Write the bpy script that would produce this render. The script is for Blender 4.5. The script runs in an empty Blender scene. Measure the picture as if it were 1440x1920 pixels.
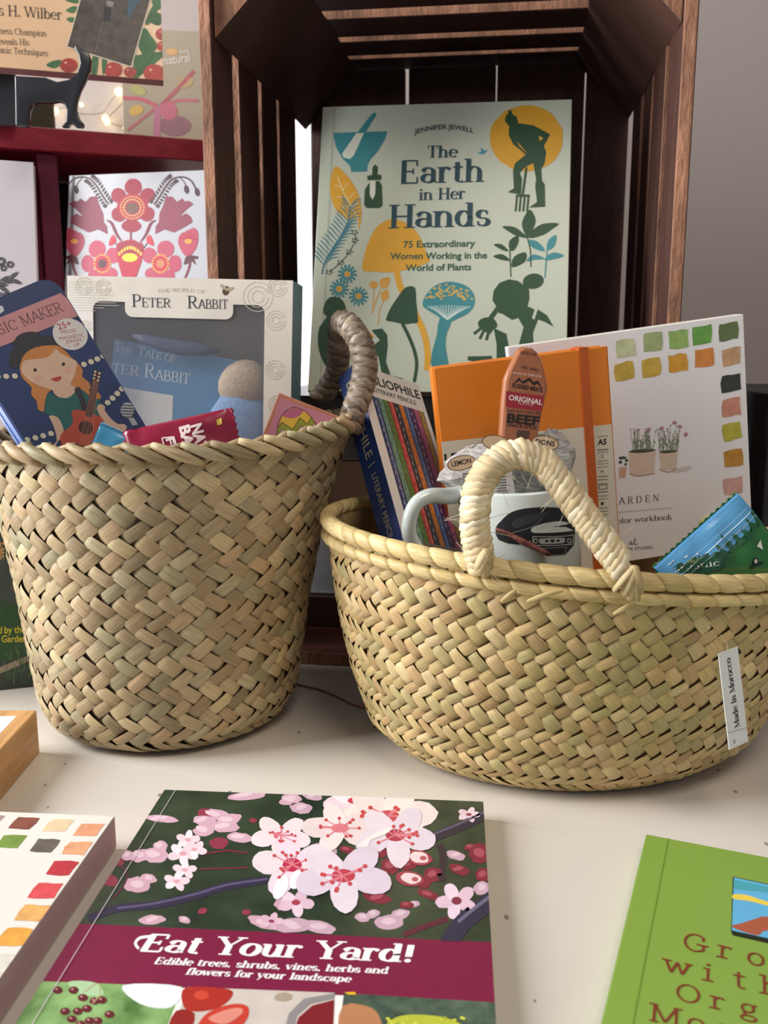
import bpy, bmesh, math, random
from mathutils import Vector as V, Matrix
random.seed(7)
R = math.radians
scene = bpy.context.scene
col = scene.collection
# ------------------------------------------------------------------ camera
F_PX, PITCH, CAM_H = 1750.0, R(10.93), 0.30
cam_d = bpy.data.cameras.new('camera'); cam = bpy.data.objects.new('camera', cam_d); col.objects.link(cam)
cam.location = (0, 0, CAM_H); cam.rotation_euler = (R(90) - PITCH, 0, 0)
cam_d.sensor_fit = 'AUTO'; cam_d.sensor_width = 36.0; cam_d.lens = F_PX / 1920 * 36.0
cam_d.clip_start = 0.01; cam_d.clip_end = 30
cam_d.dof.use_dof = True; cam_d.dof.focus_distance = 0.62; cam_d.dof.aperture_fstop = 13.0
scene.camera = cam
# ------------------------------------------------------------------ world and lights
world = bpy.data.worlds.new('room_light'); scene.world = world; world.use_nodes = True
world.node_tree.nodes['Background'].inputs[0].default_value = (0.88, 0.90, 1.0, 1)
world.node_tree.nodes['Background'].inputs[1].default_value = 0.20
def area(name, loc, target, sx, sy, power, color):
    d = bpy.data.lights.new(name, 'AREA'); d.shape = 'RECTANGLE'; d.size = sx; d.size_y = sy; d.energy = power; d.color = color
    o = bpy.data.objects.new(name, d); col.objects.link(o); o.location = loc
    o.rotation_euler = (V(target) - V(loc)).to_track_quat('-Z', 'Y').to_euler(); return o
area('window_daylight', (-1.6, 0.50, 0.85), (0.0, 0.70, 0.15), 0.9, 1.3, 58, (0.96, 0.97, 1.0))
area('room_lamp', (0.45, -0.35, 1.9), (0.1, 0.5, 0.0), 0.8, 0.7, 12.5, (1.0, 0.88, 0.74))
vs = scene.view_settings
vs.view_transform = 'Standard'; vs.look = 'None'; vs.gamma = 1.0; vs.use_curve_mapping = False; vs.exposure = 0.17
# ------------------------------------------------------------------ geometry helpers
FW = V((0, math.cos(PITCH), -math.sin(PITCH))); UP = V((0, math.sin(PITCH), math.cos(PITCH))); CAM = V((0, 0, CAM_H))
def ray(x, y): return FW + V((1, 0, 0)) * ((x - 720) / F_PX) + UP * ((960 - y) / F_PX)
def on_z(x, y, z): r = ray(x, y); return CAM + r * ((z - CAM_H) / r.z)
def on_y(x, y, Y): r = ray(x, y); return CAM + r * (Y / r.y)
def s2l(c): return c / 12.92 if c <= 0.04045 else ((c + 0.055) / 1.055) ** 2.4
def rgb(c):
    if isinstance(c, str): c = tuple(int(c[i:i + 2], 16) for i in (0, 2, 4))
    return tuple(s2l(v / 255) for v in c)
MATS = {}
def mat(name, c, rough=0.5, metal=0.0, var=0.0, vscale=40, bump=0.0, bscale=200, coat=0.0, spec=0.5, stretch=None, emit=0, c2=None, alpha=1.0, trans=0.0):
    """Procedural Principled material: base colour with noise variation, optional bump."""
    if name in MATS: return MATS[name]
    m = bpy.data.materials.new(name); m.use_nodes = True; nt = m.node_tree; b = nt.nodes['Principled BSDF']
    b.inputs['Roughness'].default_value = rough; b.inputs['Metallic'].default_value = metal
    b.inputs['Coat Weight'].default_value = coat; b.inputs['Coat Roughness'].default_value = 0.12
    b.inputs['Specular IOR Level'].default_value = spec; b.inputs['Alpha'].default_value = alpha
    b.inputs['Transmission Weight'].default_value = trans
    k = rgb(c)
    tc = nt.nodes.new('ShaderNodeTexCoord'); mp = nt.nodes.new('ShaderNodeMapping')
    nt.links.new(tc.outputs['Object'], mp.inputs['Vector'])
    if stretch: mp.inputs['Scale'].default_value = stretch
    n = nt.nodes.new('ShaderNodeTexNoise'); n.inputs['Scale'].default_value = vscale; n.inputs['Detail'].default_value = 5
    nt.links.new(mp.outputs[0], n.inputs['Vector'])
    r = nt.nodes.new('ShaderNodeValToRGB')
    if c2 is None:
        lo = tuple(max(0, v * (1 - var)) for v in k); hi = tuple(min(1, v * (1 + var)) for v in k)
    else: lo, hi = k, rgb(c2)
    r.color_ramp.elements[0].position = 0.3; r.color_ramp.elements[1].position = 0.7
    r.color_ramp.elements[0].color = (*lo, 1); r.color_ramp.elements[1].color = (*hi, 1)
    nt.links.new(n.outputs['Fac'], r.inputs[0]); nt.links.new(r.outputs[0], b.inputs['Base Color'])
    if bump:
        n2 = nt.nodes.new('ShaderNodeTexNoise'); n2.inputs['Scale'].default_value = bscale; n2.inputs['Detail'].default_value = 6
        nt.links.new(mp.outputs[0], n2.inputs['Vector'])
        bp = nt.nodes.new('ShaderNodeBump'); bp.inputs['Strength'].default_value = bump; bp.inputs['Distance'].default_value = 0.002
        nt.links.new(n2.outputs['Fac'], bp.inputs['Height']); nt.links.new(bp.outputs[0], b.inputs['Normal'])
    if emit:
        b.inputs['Emission Color'].default_value = (*k, 1); b.inputs['Emission Strength'].default_value = emit
    MATS[name] = m; return m
_ink = {}
def ink(c, rough=0.45):
    """Printing ink of one colour."""
    key = (c, rough)
    if key not in _ink: _ink[key] = mat('ink_%s_%d' % (c if isinstance(c, str) else '%02x%02x%02x' % c, rough * 100), c, rough, var=0.04, vscale=90)
    return _ink[key]
def straw(name, hues, rough=0.5, dark=0.55):
    """Dried palm leaf: per-strand tint from the 'tint' attribute, lengthwise streaks from 'acr'."""
    m = bpy.data.materials.new(name); m.use_nodes = True; nt = m.node_tree; b = nt.nodes['Principled BSDF']
    b.inputs['Roughness'].default_value = rough; b.inputs['Specular IOR Level'].default_value = 0.45
    a = nt.nodes.new('ShaderNodeAttribute'); a.attribute_name = 'tint'
    c = nt.nodes.new('ShaderNodeAttribute'); c.attribute_name = 'acr'
    sep = nt.nodes.new('ShaderNodeSeparateXYZ'); nt.links.new(c.outputs['Vector'], sep.inputs[0])
    cmb = nt.nodes.new('ShaderNodeCombineXYZ')
    mul = nt.nodes.new('ShaderNodeMath'); mul.operation = 'MULTIPLY'; mul.inputs[1].default_value = 7.0
    nt.links.new(sep.outputs[0], mul.inputs[0]); nt.links.new(mul.outputs[0], cmb.inputs[0])
    nt.links.new(sep.outputs[1], cmb.inputs[1])
    mu2 = nt.nodes.new('ShaderNodeMath'); mu2.operation = 'MULTIPLY'; mu2.inputs[1].default_value = 91.0
    nt.links.new(sep.outputs[2], mu2.inputs[0]); nt.links.new(mu2.outputs[0], cmb.inputs[2])
    n = nt.nodes.new('ShaderNodeTexNoise'); n.inputs['Scale'].default_value = 1.0; n.inputs['Detail'].default_value = 3
    nt.links.new(cmb.outputs[0], n.inputs['Vector'])
    rp = nt.nodes.new('ShaderNodeMapRange'); rp.inputs['From Min'].default_value = 0.3; rp.inputs['From Max'].default_value = 0.7
    rp.inputs['To Min'].default_value = dark; rp.inputs['To Max'].default_value = 1.08
    nt.links.new(n.outputs['Fac'], rp.inputs['Value'])
    vm = nt.nodes.new('ShaderNodeVectorMath'); vm.operation = 'SCALE'
    nt.links.new(a.outputs['Color'], vm.inputs[0]); nt.links.new(rp.outputs[0], vm.inputs['Scale'])
    nt.links.new(vm.outputs[0], b.inputs['Base Color'])
    bp = nt.nodes.new('ShaderNodeBump'); bp.inputs['Strength'].default_value = 0.35; bp.inputs['Distance'].default_value = 0.0008
    nt.links.new(n.outputs['Fac'], bp.inputs['Height']); nt.links.new(bp.outputs[0], b.inputs['Normal'])
    m['hues'] = 0; MATS[name] = m; return m

class MB:
    """Mesh collector: vertices, faces, material index per face, tint/across attributes per vertex."""
    def __init__(s): s.v = []; s.f = []; s.mi = []; s.mats = []; s.t = []; s.a = []; s.tint = (0.5, 0.5, 0.5); s.rnd = 0.0
    def mid(s, m):
        if m not in s.mats: s.mats.append(m)
        return s.mats.index(m)
    def vert(s, p, acr=0.0, al=0.0): s.v.append(tuple(p)); s.t.append(s.tint); s.a.append((acr, al, s.rnd)); return len(s.v) - 1
    def face(s, ids, m): s.f.append(tuple(ids)); s.mi.append(s.mid(m))
    def poly(s, pts, m): s.face([s.vert(p) for p in pts], m)
    def box8(s, p, m):   # p: 8 corners, bottom ring then top ring
        b = [s.vert(q) for q in p]
        for f in ((3, 2, 1, 0), (4, 5, 6, 7), (0, 1, 5, 4), (1, 2, 6, 5), (2, 3, 7, 6), (3, 0, 4, 7)): s.face([b[i] for i in f], m)
    def tube(s, pts, rads, m, ns=8, flat=1.0, cap=True, ref=None, shear=None, vary=0.0):
        n = len(pts); rings = []; prev = V(ref) if ref is not None else V((0.13, 0.31, 0.94))
        for i in range(n):
            t = (pts[min(i + 1, n - 1)] - pts[max(i - 1, 0)]).normalized()
            x = prev - t * prev.dot(t)
            if x.length < 1e-6: x = t.orthogonal()
            x.normalize(); y = t.cross(x); prev = x if ref is None else V(ref)
            ring = []
            for k in range(ns):
                a = 2 * math.pi * k / ns; o = x * (math.cos(a) * rads[i] * flat) + y * (math.sin(a) * rads[i])
                if shear: o = o + t * (shear * math.cos(a) * rads[i])
                ring.append(s.vert(pts[i] + o, k / ns * 4, i * 0.35))
            rings.append(ring)
        for i in range(n - 1):
            for k in range(ns): s.face((rings[i][k], rings[i][(k + 1) % ns], rings[i + 1][(k + 1) % ns], rings[i + 1][k]), m)
        if cap: s.face(rings[0][::-1], m); s.face(rings[-1], m)
    def build(s, name, parent=None, smooth=False, attrs=False):
        me = bpy.data.meshes.new(name); me.from_pydata(s.v, [], s.f)
        for m in s.mats: me.materials.append(m)
        me.polygons.foreach_set('material_index', s.mi)
        if smooth: me.polygons.foreach_set('use_smooth', [True] * len(s.f))
        if attrs:
            at = me.attributes.new('tint', 'FLOAT_COLOR', 'POINT'); at.data.foreach_set('color', [x for t in s.t for x in (*t, 1.0)])
            ac = me.attributes.new('acr', 'FLOAT_VECTOR', 'POINT'); ac.data.foreach_set('vector', [x for t in s.a for x in t])
        me.update(); o = bpy.data.objects.new(name, me); col.objects.link(o)
        if parent is not None: attach(o, parent)
        return o
def attach(o, parent):
    o.parent = parent; o.matrix_parent_inverse = parent_inv(parent)
def parent_inv(p):
    m = Matrix.Identity(4); q = p
    chain = []
    while q is not None: chain.append(q); q = q.parent
    for q in reversed(chain): m = m @ q.matrix_parent_inverse @ q.matrix_basis
    return m.inverted()
def thing(name, label, cat, loc, group=None):
    o = bpy.data.objects.new(name, None); o.empty_display_size = 0.02; col.objects.link(o); o.location = loc
    o['label'] = label; o['category'] = cat
    if group: o['group'] = group
    return o
def tag(o, label, cat, group=None):
    o['label'] = label; o['category'] = cat
    if group: o['group'] = group
    return o
def struct(o): o['kind'] = 'structure'; return o
def bevel(o, w, seg=2):
    b = o.modifiers.new('bevel', 'BEVEL'); b.width = w; b.segments = seg; b.limit_method = 'ANGLE'; return o
def catmull(p, per=5, closed=False):
    out = []; n = len(p); rng = range(n if closed else n - 1)
    for i in rng:
        a = p[(i - 1) % n] if closed or i > 0 else p[i]; b = p[i]; c = p[(i + 1) % n]
        d = p[(i + 2) % n] if closed or i + 2 < n else c
        for k in range(per):
            t = k / per; t2 = t * t; t3 = t2 * t
            out.append(tuple(0.5 * (2 * b[j] + (c[j] - a[j]) * t + (2 * a[j] - 5 * b[j] + 4 * c[j] - d[j]) * t2 + (3 * b[j] - a[j] - 3 * c[j] + d[j]) * t3) for j in range(len(b))))
    if not closed: out.append(tuple(p[-1]))
    return out
def crop(x0, y0, s): return lambda x, y: (x0 + x / s, y0 + y / s)
def lerp_tab(tab, x):
    if x <= tab[0][0]: return tab[0][1:]
    for a, b in zip(tab, tab[1:]):
        if x <= b[0]:
            t = (x - a[0]) / (b[0] - a[0]); return tuple(p + (q - p) * t for p, q in zip(a[1:], b[1:]))
    return tab[-1][1:]

def frame(yaw, lean, roll):
    y, l, r = R(yaw), R(lean), R(roll)
    u = V((math.cos(y), math.sin(y), 0)); n = V((math.sin(y), -math.cos(y), 0))
    v = V((0, 0, 1)) * math.cos(l) - n * math.sin(l)
    return u * math.cos(r) + v * math.sin(r), v * math.cos(r) - u * math.sin(r)
class Sheet:
    """A flat face in the world (bottom-left corner, unit axes); print is laid on it in metres (u, v)."""
    def __init__(s, bl, u, v, W, H): s.bl, s.u, s.v, s.W, s.H = V(bl), V(u).normalized(), V(v).normalized(), W, H; s.n = s.u.cross(s.v).normalized(); s.h = None
    def P(s, u, v, l=0.0): return s.bl + s.u * u + s.v * v + s.n * (l + (s.h(u, v) if s.h else 0))
    def px(s, x, y):
        r = ray(x, y); t = (s.bl - CAM).dot(s.n) / r.dot(s.n); d = CAM + r * t - s.bl; return d.dot(s.u), d.dot(s.v)
    def box(s, mb, u0, u1, v0, v1, l0, l1, m): mb.box8([s.P(u0, v0, l0), s.P(u1, v0, l0), s.P(u1, v1, l0), s.P(u0, v1, l0), s.P(u0, v0, l1), s.P(u1, v0, l1), s.P(u1, v1, l1), s.P(u0, v1, l1)], m)
    @staticmethod
    def at(px, depth, corner, yaw, lean, roll, W, H):
        u, v = frame(yaw, lean, roll); a = CAM + ray(*px) * depth
        return Sheet(a - u * (W * corner[0]) - v * (H * corner[1]), u, v, W, H)
def clip_half(p, k, val, keep_less):
    out = []; n = len(p)
    for i in range(n):
        a, b = p[i], p[(i + 1) % n]
        ia = a[k] <= val if keep_less else a[k] >= val; ib = b[k] <= val if keep_less else b[k] >= val
        if ia: out.append(a)
        if ia != ib:
            t = (val - a[k]) / (b[k] - a[k]); q = [a[0] + (b[0] - a[0]) * t, a[1] + (b[1] - a[1]) * t]; q[k] = val; out.append(tuple(q))
    return out
def clip_rect(p, r):
    for k, val, less in ((0, r[0], False), (0, r[1], True), (1, r[2], False), (1, r[3], True)):
        if len(p) < 3: return []
        p = clip_half(p, k, val, less)
    return p
class Print:
    """Flat print on a sheet. Shapes are given through a mapping (pixels of the photograph, or crop pixels) or directly in uv."""
    EPS = 5e-5
    def __init__(s, sheet, m=None, clip=None, cell=None, base=1.2e-4):
        s.sh = sheet; s.m = m or (lambda x, y: (x, y)); s.mb = MB(); s.clip = clip or (0, sheet.W, 0, sheet.H); s.cell = cell; s.base = base
    def uv(s, p): return s.sh.px(*s.m(*p))
    def raw(s, pts, c, layer):
        m = ink(c) if isinstance(c, (str, tuple)) else c
        pts = clip_rect(pts, s.clip)
        if len(pts) < 3: return
        s.k = getattr(s, 'k', 0) + 1; l = s.base + layer * s.EPS + (s.k % 20) * 2.3e-6   # pieces never share a plane
        if s.cell:
            us = [p[0] for p in pts]; vs_ = [p[1] for p in pts]
            i0, i1 = int(min(us) // s.cell), int(max(us) // s.cell); j0, j1 = int(min(vs_) // s.cell), int(max(vs_) // s.cell)
            for i in range(i0, i1 + 1):
                q = clip_half(clip_half(pts, 0, i * s.cell, False) or [(0, 0)], 0, (i + 1) * s.cell, True)
                if len(q) < 3: continue
                for j in range(j0, j1 + 1):
                    w = clip_half(q, 1, j * s.cell, False)
                    if len(w) < 3: continue
                    w = clip_half(w, 1, (j + 1) * s.cell, True)
                    if len(w) >= 3: s.mb.poly([s.sh.P(a, b, l) for a, b in w], m)
        else: s.mb.poly([s.sh.P(a, b, l) for a, b in pts], m)
    def poly(s, pts, c, layer=0, smooth=0):
        if smooth: pts = catmull(pts, smooth, True)
        q = [s.uv(p) for p in pts]
        if len(q) > 2:
            ar = sum(a[0] * b[1] - b[0] * a[1] for a, b in zip(q, q[1:] + q[:1]))
            if ar < 0: q.reverse()
        s.raw(q, c, layer)
    def ell(s, cx, cy, rx, ry, c, layer=0, rot=0, n=20, jit=0):
        a = R(rot); pts = []
        for k in range(n):
            t = 2 * math.pi * k / n; f = 1 + random.uniform(-jit, jit); x, y = math.cos(t) * rx * f, math.sin(t) * ry * f
            pts.append((cx + x * math.cos(a) - y * math.sin(a), cy + x * math.sin(a) + y * math.cos(a)))
        s.poly(pts, c, layer)
    def line(s, pts, w, c, layer=0, smooth=0, taper=False):
        if smooth: pts = catmull(pts, smooth)
        n = len(pts)
        for i in range(n - 1):
            a, b = pts[i], pts[i + 1]; dx, dy = b[0] - a[0], b[1] - a[1]; L = math.hypot(dx, dy) or 1; nx, ny = -dy / L, dx / L
            def ww(k): return w / 2 * ((1 - abs(2 * k / (n - 1) - 1) ** 2 * 0.85) if taper else 1)
            wa, wb = ww(i), ww(i + 1); e = 0.12 * w / L if 0 < i < n - 2 else 0
            s.poly([(a[0] + nx * wa - dx * e, a[1] + ny * wa - dy * e), (b[0] + nx * wb + dx * e, b[1] + ny * wb + dy * e), (b[0] - nx * wb + dx * e, b[1] - ny * wb + dy * e), (a[0] - nx * wa - dx * e, a[1] - ny * wa - dy * e)], c, layer)
    def swatch(s, cx, cy, w, h, c, layer=0):
        """Irregular brushed rectangle, size in metres, centred on a pixel."""
        u, v = s.uv((cx, cy)); pts = []
        for k, (a, b) in enumerate(((-.5, -.5), (-.2, -.52), (.2, -.5), (.5, -.47), (.52, 0), (.5, .5), (.15, .53), (-.2, .5), (-.5, .48), (-.53, .1))):
            pts.append((u + (a + random.uniform(-.05, .05)) * w, v + (b + random.uniform(-.05, .05)) * h))
        s.raw(pts, c, layer)
    def text(s, st, a, b, h, c, font='sans', layer=2, slant=0.0, bow=0.0, weight=None, uvspace=False):
        """Lettering between two baseline points; h = capital height in mapped pixels."""
        if not uvspace: ua, ub = s.uv(a), s.uv(b); mx, my = (a[0] + b[0]) / 2, (a[1] + b[1]) / 2
        else: ua, ub = a, b
        d = (ub[0] - ua[0], ub[1] - ua[1]); L = math.hypot(*d); e = (d[0] / L, d[1] / L); up = (-e[1], e[0])
        if uvspace: hh = h
        else:
            dx, dy = b[0] - a[0], b[1] - a[1]; l = math.hypot(dx, dy); p = s.uv((mx + dy / l * h, my - dx / l * h)); q = s.uv((mx, my))
            hh = abs((p[0] - q[0]) * up[0] + (p[1] - q[1]) * up[1])
        polys, w = (sans_polys(st, weight or 0.0) if font == 'sans' else serif_polys(st, font))
        for pg in polys:
            out = []
            for x, y in pg:
                t = x / w; X = t * L + slant * y * hh; Y = y * hh + bow * hh * (1 - (2 * t - 1) ** 2)
                out.append((ua[0] + e[0] * X + up[0] * Y, ua[1] + e[1] * X + up[1] * Y))
            ar = sum(p[0] * q[1] - q[0] * p[1] for p, q in zip(out, out[1:] + out[:1]))
            if ar < 0: out.reverse()
            s.raw(out, c, layer)
    def build(s, name, parent): return s.mb.build(name, parent)
_sans = {}
def sans_polys(st, weight):
    key = (st, weight)
    if key in _sans: return _sans[key]
    def mesh_of(t):
        cu = bpy.data.curves.new('lettering', 'FONT'); cu.body = t; cu.offset = weight; cu.resolution_u = 3; cu.fill_mode = 'FRONT'
        o = bpy.data.objects.new('lettering', cu); col.objects.link(o)
        me = bpy.data.meshes.new_from_object(o.evaluated_get(bpy.context.evaluated_depsgraph_get()))
        pv = [(v.co.x, v.co.y) for v in me.vertices]; pf = [list(p.vertices) for p in me.polygons]
        bpy.data.objects.remove(o); bpy.data.curves.remove(cu); bpy.data.meshes.remove(me); return pv, pf
    if 'cap' not in _sans: hv, _ = mesh_of('H'); _sans['cap'] = max(p[1] for p in hv)
    pv, pf = mesh_of(st); x0 = min(p[0] for p in pv); x1 = max(p[0] for p in pv); cp = _sans['cap']
    res = ([[((pv[i][0] - x0), pv[i][1] / cp) for i in f] for f in pf], x1 - x0)
    _sans[key] = res; return res
# ---- a drawn roman alphabet: strokes whose width follows the direction of the pen
G = {
 'A': (.8, ['l.05,0 .4,1', 'l.4,1 .76,0', 'l.17,.34 .62,.34', 'f.05,0,.1', 'f.76,0,.12']),
 'B': (.74, ['l.14,0 .14,1', 'l.14,1 .38,1', 'a.38,.76,.2,.24,90,-90', 'l.38,.52 .14,.52', 'a.42,.26,.24,.26,90,-90', 'l.42,0 .14,0', 'f.1,0,.1', 'f.1,1,.1']),
 'C': (.8, ['a.42,.5,.36,.5,48,312', 't.67,.9 .68,.66']),
 'D': (.84, ['l.14,0 .14,1', 'l.14,1 .36,1', 'a.36,.5,.38,.5,90,-90', 'l.36,0 .14,0', 'f.1,0,.1', 'f.1,1,.1']),
 'E': (.72, ['l.14,0 .14,1', 'l.06,1 .62,1', 'l.14,.52 .48,.52', 'l.06,0 .64,0', 't.62,1 .62,.76', 't.64,0 .64,.26', 't.48,.64 .48,.4']),
 'F': (.66, ['l.14,0 .14,1', 'l.06,1 .6,1', 'l.14,.52 .46,.52', 't.6,1 .6,.76', 't.46,.64 .46,.4', 'f.14,0,.14']),
 'G': (.86, ['a.42,.5,.36,.5,48,312', 't.67,.9 .68,.66', 'l.7,.42 .7,.06', 'f.66,.42,.14']),
 'H': (.84, ['l.14,0 .14,1', 'l.68,0 .68,1', 'l.14,.5 .68,.5', 'f.14,0,.14', 'f.14,1,.14', 'f.68,0,.14', 'f.68,1,.14']),
 'I': (.34, ['l.17,0 .17,1', 'f.17,0,.14', 'f.17,1,.14']),
 'K': (.76, ['l.14,0 .14,1', 't.18,.4 .62,1', 'l.3,.56 .68,0', 'f.14,0,.14', 'f.14,1,.14', 'f.7,0,.1', 'f.62,1,.12']),
 'L': (.64, ['l.14,0 .14,1', 'l.06,0 .58,0', 't.58,0 .58,.26', 'f.14,1,.14']),
 'M': (.98, ['t.12,0 .12,1', 'l.12,1 .48,.06', 't.48,.06 .84,1', 'l.84,0 .84,1', 'f.12,0,.1', 'f.84,0,.14', 'f.08,1,.1', 'f.88,1,.1']),
 'N': (.82, ['t.12,0 .12,1', 'l.12,1 .68,0', 't.68,0 .68,1', 'f.12,0,.1', 'f.08,1,.1', 'f.68,1,.1']),
 'O': (.86, ['a.43,.5,.36,.5,0,360']),
 'P': (.68, ['l.14,0 .14,1', 'l.1,1 .38,1', 'a.38,.73,.24,.27,90,-90', 'l.38,.46 .14,.46', 'f.14,0,.14', 'f.08,1,.08']),
 'R': (.76, ['l.14,0 .14,1', 'l.1,1 .38,1', 'a.38,.75,.22,.25,90,-90', 'l.38,.5 .14,.5', 'l.36,.5 .66,0', 'f.14,0,.14', 'f.7,0,.08', 'f.08,1,.08']),
 'S': (.66, ['a.32,.74,.22,.26,35,270', 'a.32,.25,.25,.25,90,-145', 't.53,.92 .54,.7', 't.1,.3 .1,.06']),
 'T': (.72, ['l.36,0 .36,1', 'l.04,1 .68,1', 't.04,1 .04,.74', 't.68,1 .68,.74', 'f.36,0,.14']),
 'U': (.8, ['l.14,1 .14,.3', 'a.4,.3,.26,.3,180,360', 't.66,.3 .66,1', 'f.14,1,.12', 'f.66,1,.1']),
 'W': (1.06, ['l.04,1 .3,0', 't.3,0 .54,1', 'l.54,1 .78,0', 't.78,0 1.02,1', 'f.06,1,.12', 'f.54,1,.12', 'f1.0,1,.1']),
 'Y': (.74, ['l.04,1 .38,.48', 't.38,.48 .7,1', 'l.38,.5 .38,0', 'f.06,1,.12', 'f.68,1,.1', 'f.38,0,.14']),
 'a': (.58, ['a.27,.46,.19,.2,165,0', 'l.46,.46 .46,.05', 't.46,.05 .58,.02', 'a.27,.19,.2,.18,0,360', 'd.11,.5,.05']),
 'b': (.6, ['l.12,0 .12,1', 'a.32,.33,.22,.33,0,360', 'f.07,1,.07']),
 'c': (.54, ['a.31,.33,.24,.33,45,315', 'd.47,.53,.06']),
 'd': (.64, ['a.28,.33,.22,.33,0,360', 'l.49,0 .49,1', 'f.54,0,.08', 'f.44,1,.07']),
 'e': (.56, ['a.3,.33,.24,.33,0,318', 'l.08,.36 .54,.36']),
 'f': (.4, ['l.18,0 .18,.8', 'a.34,.8,.16,.2,180,50', 'l.02,.66 .36,.66', 'f.18,0,.14', 'd.44,.9,.05']),
 'g': (.58, ['a.27,.42,.19,.23,0,360', 'a.28,-.14,.24,.15,0,360', 't.14,.22 .18,0', 't.42,.58 .56,.66']),
 'h': (.68, ['l.12,0 .12,1', 'a.32,.42,.2,.24,180,0', 'l.52,.42 .52,0', 'f.12,0,.12', 'f.53,0,.12', 'f.07,1,.07']),
 'i': (.3, ['l.15,0 .15,.66', 'd.15,.9,.085', 'f.15,0,.13', 'f.1,.66,.07']),
 'k': (.62, ['l.12,0 .12,1', 't.14,.26 .46,.66', 'l.26,.4 .52,0', 'f.12,0,.12', 'f.54,0,.1', 'f.46,.66,.1', 'f.07,1,.07']),
 'l': (.3, ['l.15,0 .15,1', 'f.15,0,.13', 'f.1,1,.07']),
 'm': (.98, ['l.12,0 .12,.66', 'a.3,.44,.18,.22,180,0', 'l.48,.44 .48,0', 'a.66,.44,.18,.22,180,0', 'l.84,.44 .84,0', 'f.12,0,.12', 'f.48,0,.11', 'f.85,0,.12', 'f.07,.66,.07']),
 'n': (.68, ['l.12,0 .12,.66', 'a.32,.42,.2,.24,180,0', 'l.52,.42 .52,0', 'f.12,0,.12', 'f.53,0,.12', 'f.07,.66,.07']),
 'o': (.6, ['a.3,.33,.24,.33,0,360']),
 'p': (.62, ['l.12,-.3 .12,.66', 'a.32,.33,.22,.33,0,360', 'f.12,-.3,.12', 'f.07,.66,.07']),
 'q': (.6, ['l.48,-.3 .48,.66', 'a.28,.33,.22,.33,0,360', 'f.48,-.3,.12']),
 'r': (.48, ['l.13,0 .13,.66', 'a.33,.42,.2,.24,175,70', 'd.4,.6,.07', 'f.13,0,.13', 'f.08,.66,.07']),
 's': (.48, ['a.24,.49,.16,.17,40,270', 'a.24,.165,.18,.165,90,-140', 't.38,.62 .38,.48', 't.08,.2 .08,.04']),
 't': (.42, ['l.18,.1 .18,.88', 'a.31,.12,.13,.12,180,310', 'l.02,.66 .38,.66']),
 'u': (.66, ['l.12,.66 .12,.22', 'a.3,.22,.18,.22,180,360', 'l.5,.66 .5,0', 'f.07,.66,.07', 'f.46,.66,.07', 'f.55,0,.07']),
 'v': (.56, ['l.04,.66 .28,0', 't.28,0 .52,.66', 'f.06,.66,.11', 'f.5,.66,.09']),
 'w': (.84, ['l.04,.66 .24,0', 't.24,0 .42,.64', 'l.42,.64 .6,0', 't.6,0 .8,.66', 'f.06,.66,.11', 'f.78,.66,.09']),
 'y': (.58, ['l.04,.66 .3,0', 't.54,.66 .2,-.28', 'd.17,-.25,.07', 'f.06,.66,.11', 'f.52,.66,.09']),
 '.': (.26, ['d.12,.06,.09']), ',': (.28, ['d.13,.06,.09', 't.18,.04 .08,-.14']), '!': (.34, ['l.17,.98 .17,.28', 'd.17,.06,.09']), ' ': (.34, []),
}
FONT = {'bold': (.185, .055, .05, 0), 'reg': (.115, .045, .04, 0), 'black': (.22, .075, .07, 0), 'slab': (.085, .085, .085, 1), 'light': (.07, .05, .04, 0)}
def serif_polys(st, font):
    T, t, sf, mono = FONT[font]; out = []; x0 = 0.0; nib = R(12)
    def stroke(pts, w=None):
        n = len(pts); L = []; Rr = []
        for i in range(n):
            a, b = pts[max(i - 1, 0)], pts[min(i + 1, n - 1)]; dx, dy = b[0] - a[0], b[1] - a[1]; l = math.hypot(dx, dy) or 1; dx /= l; dy /= l
            ww = w if w else t + (T - t) * abs(math.sin(math.atan2(dy, dx) + nib)) ** 1.5
            L.append((pts[i][0] - dy * ww / 2, pts[i][1] + dx * ww / 2)); Rr.append((pts[i][0] + dy * ww / 2, pts[i][1] - dx * ww / 2))
        for i in range(n - 1): out.append([Rr[i], Rr[i + 1], L[i + 1], L[i]])
    for ch in st:
        adv, items = G.get(ch, G[' ']); gx = x0; sx = 1.0
        if mono: gx = x0 + (1.0 - adv) / 2 * 1.0
        for it in items:
            k, rest = it[0], it[1:]
            if k in 'lt':
                p = [tuple(float(q) for q in c.split(',')) for c in rest.split(' ')]
                stroke([(gx + a, b) for a, b in p], (t * 1.1 if k == 't' else None))
            else:
                q = [float(z) for z in rest.split(',')]
                if k == 'a':
                    m = max(6, int(abs(q[5] - q[4]) / 18)); stroke([(gx + q[0] + q[2] * math.cos(R(q[4] + (q[5] - q[4]) * i / m)), q[1] + q[3] * math.sin(R(q[4] + (q[5] - q[4]) * i / m))) for i in range(m + 1)])
                elif k == 'f':
                    w = q[2] * (1.25 if mono else 1) + T / 2 * 0.5; out.append([(gx + q[0] - w, q[1] - sf / 2), (gx + q[0] + w, q[1] - sf / 2), (gx + q[0] + w, q[1] + sf / 2), (gx + q[0] - w, q[1] + sf / 2)])
                elif k == 'd':
                    r = q[2] * (0.6 + T * 2.6); out.append([(gx + q[0] + r * math.cos(i * math.pi / 5), q[1] + r * math.sin(i * math.pi / 5)) for i in range(10)])
        x0 += 1.0 if mono else adv + T * 0.25
    return out, x0
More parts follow.
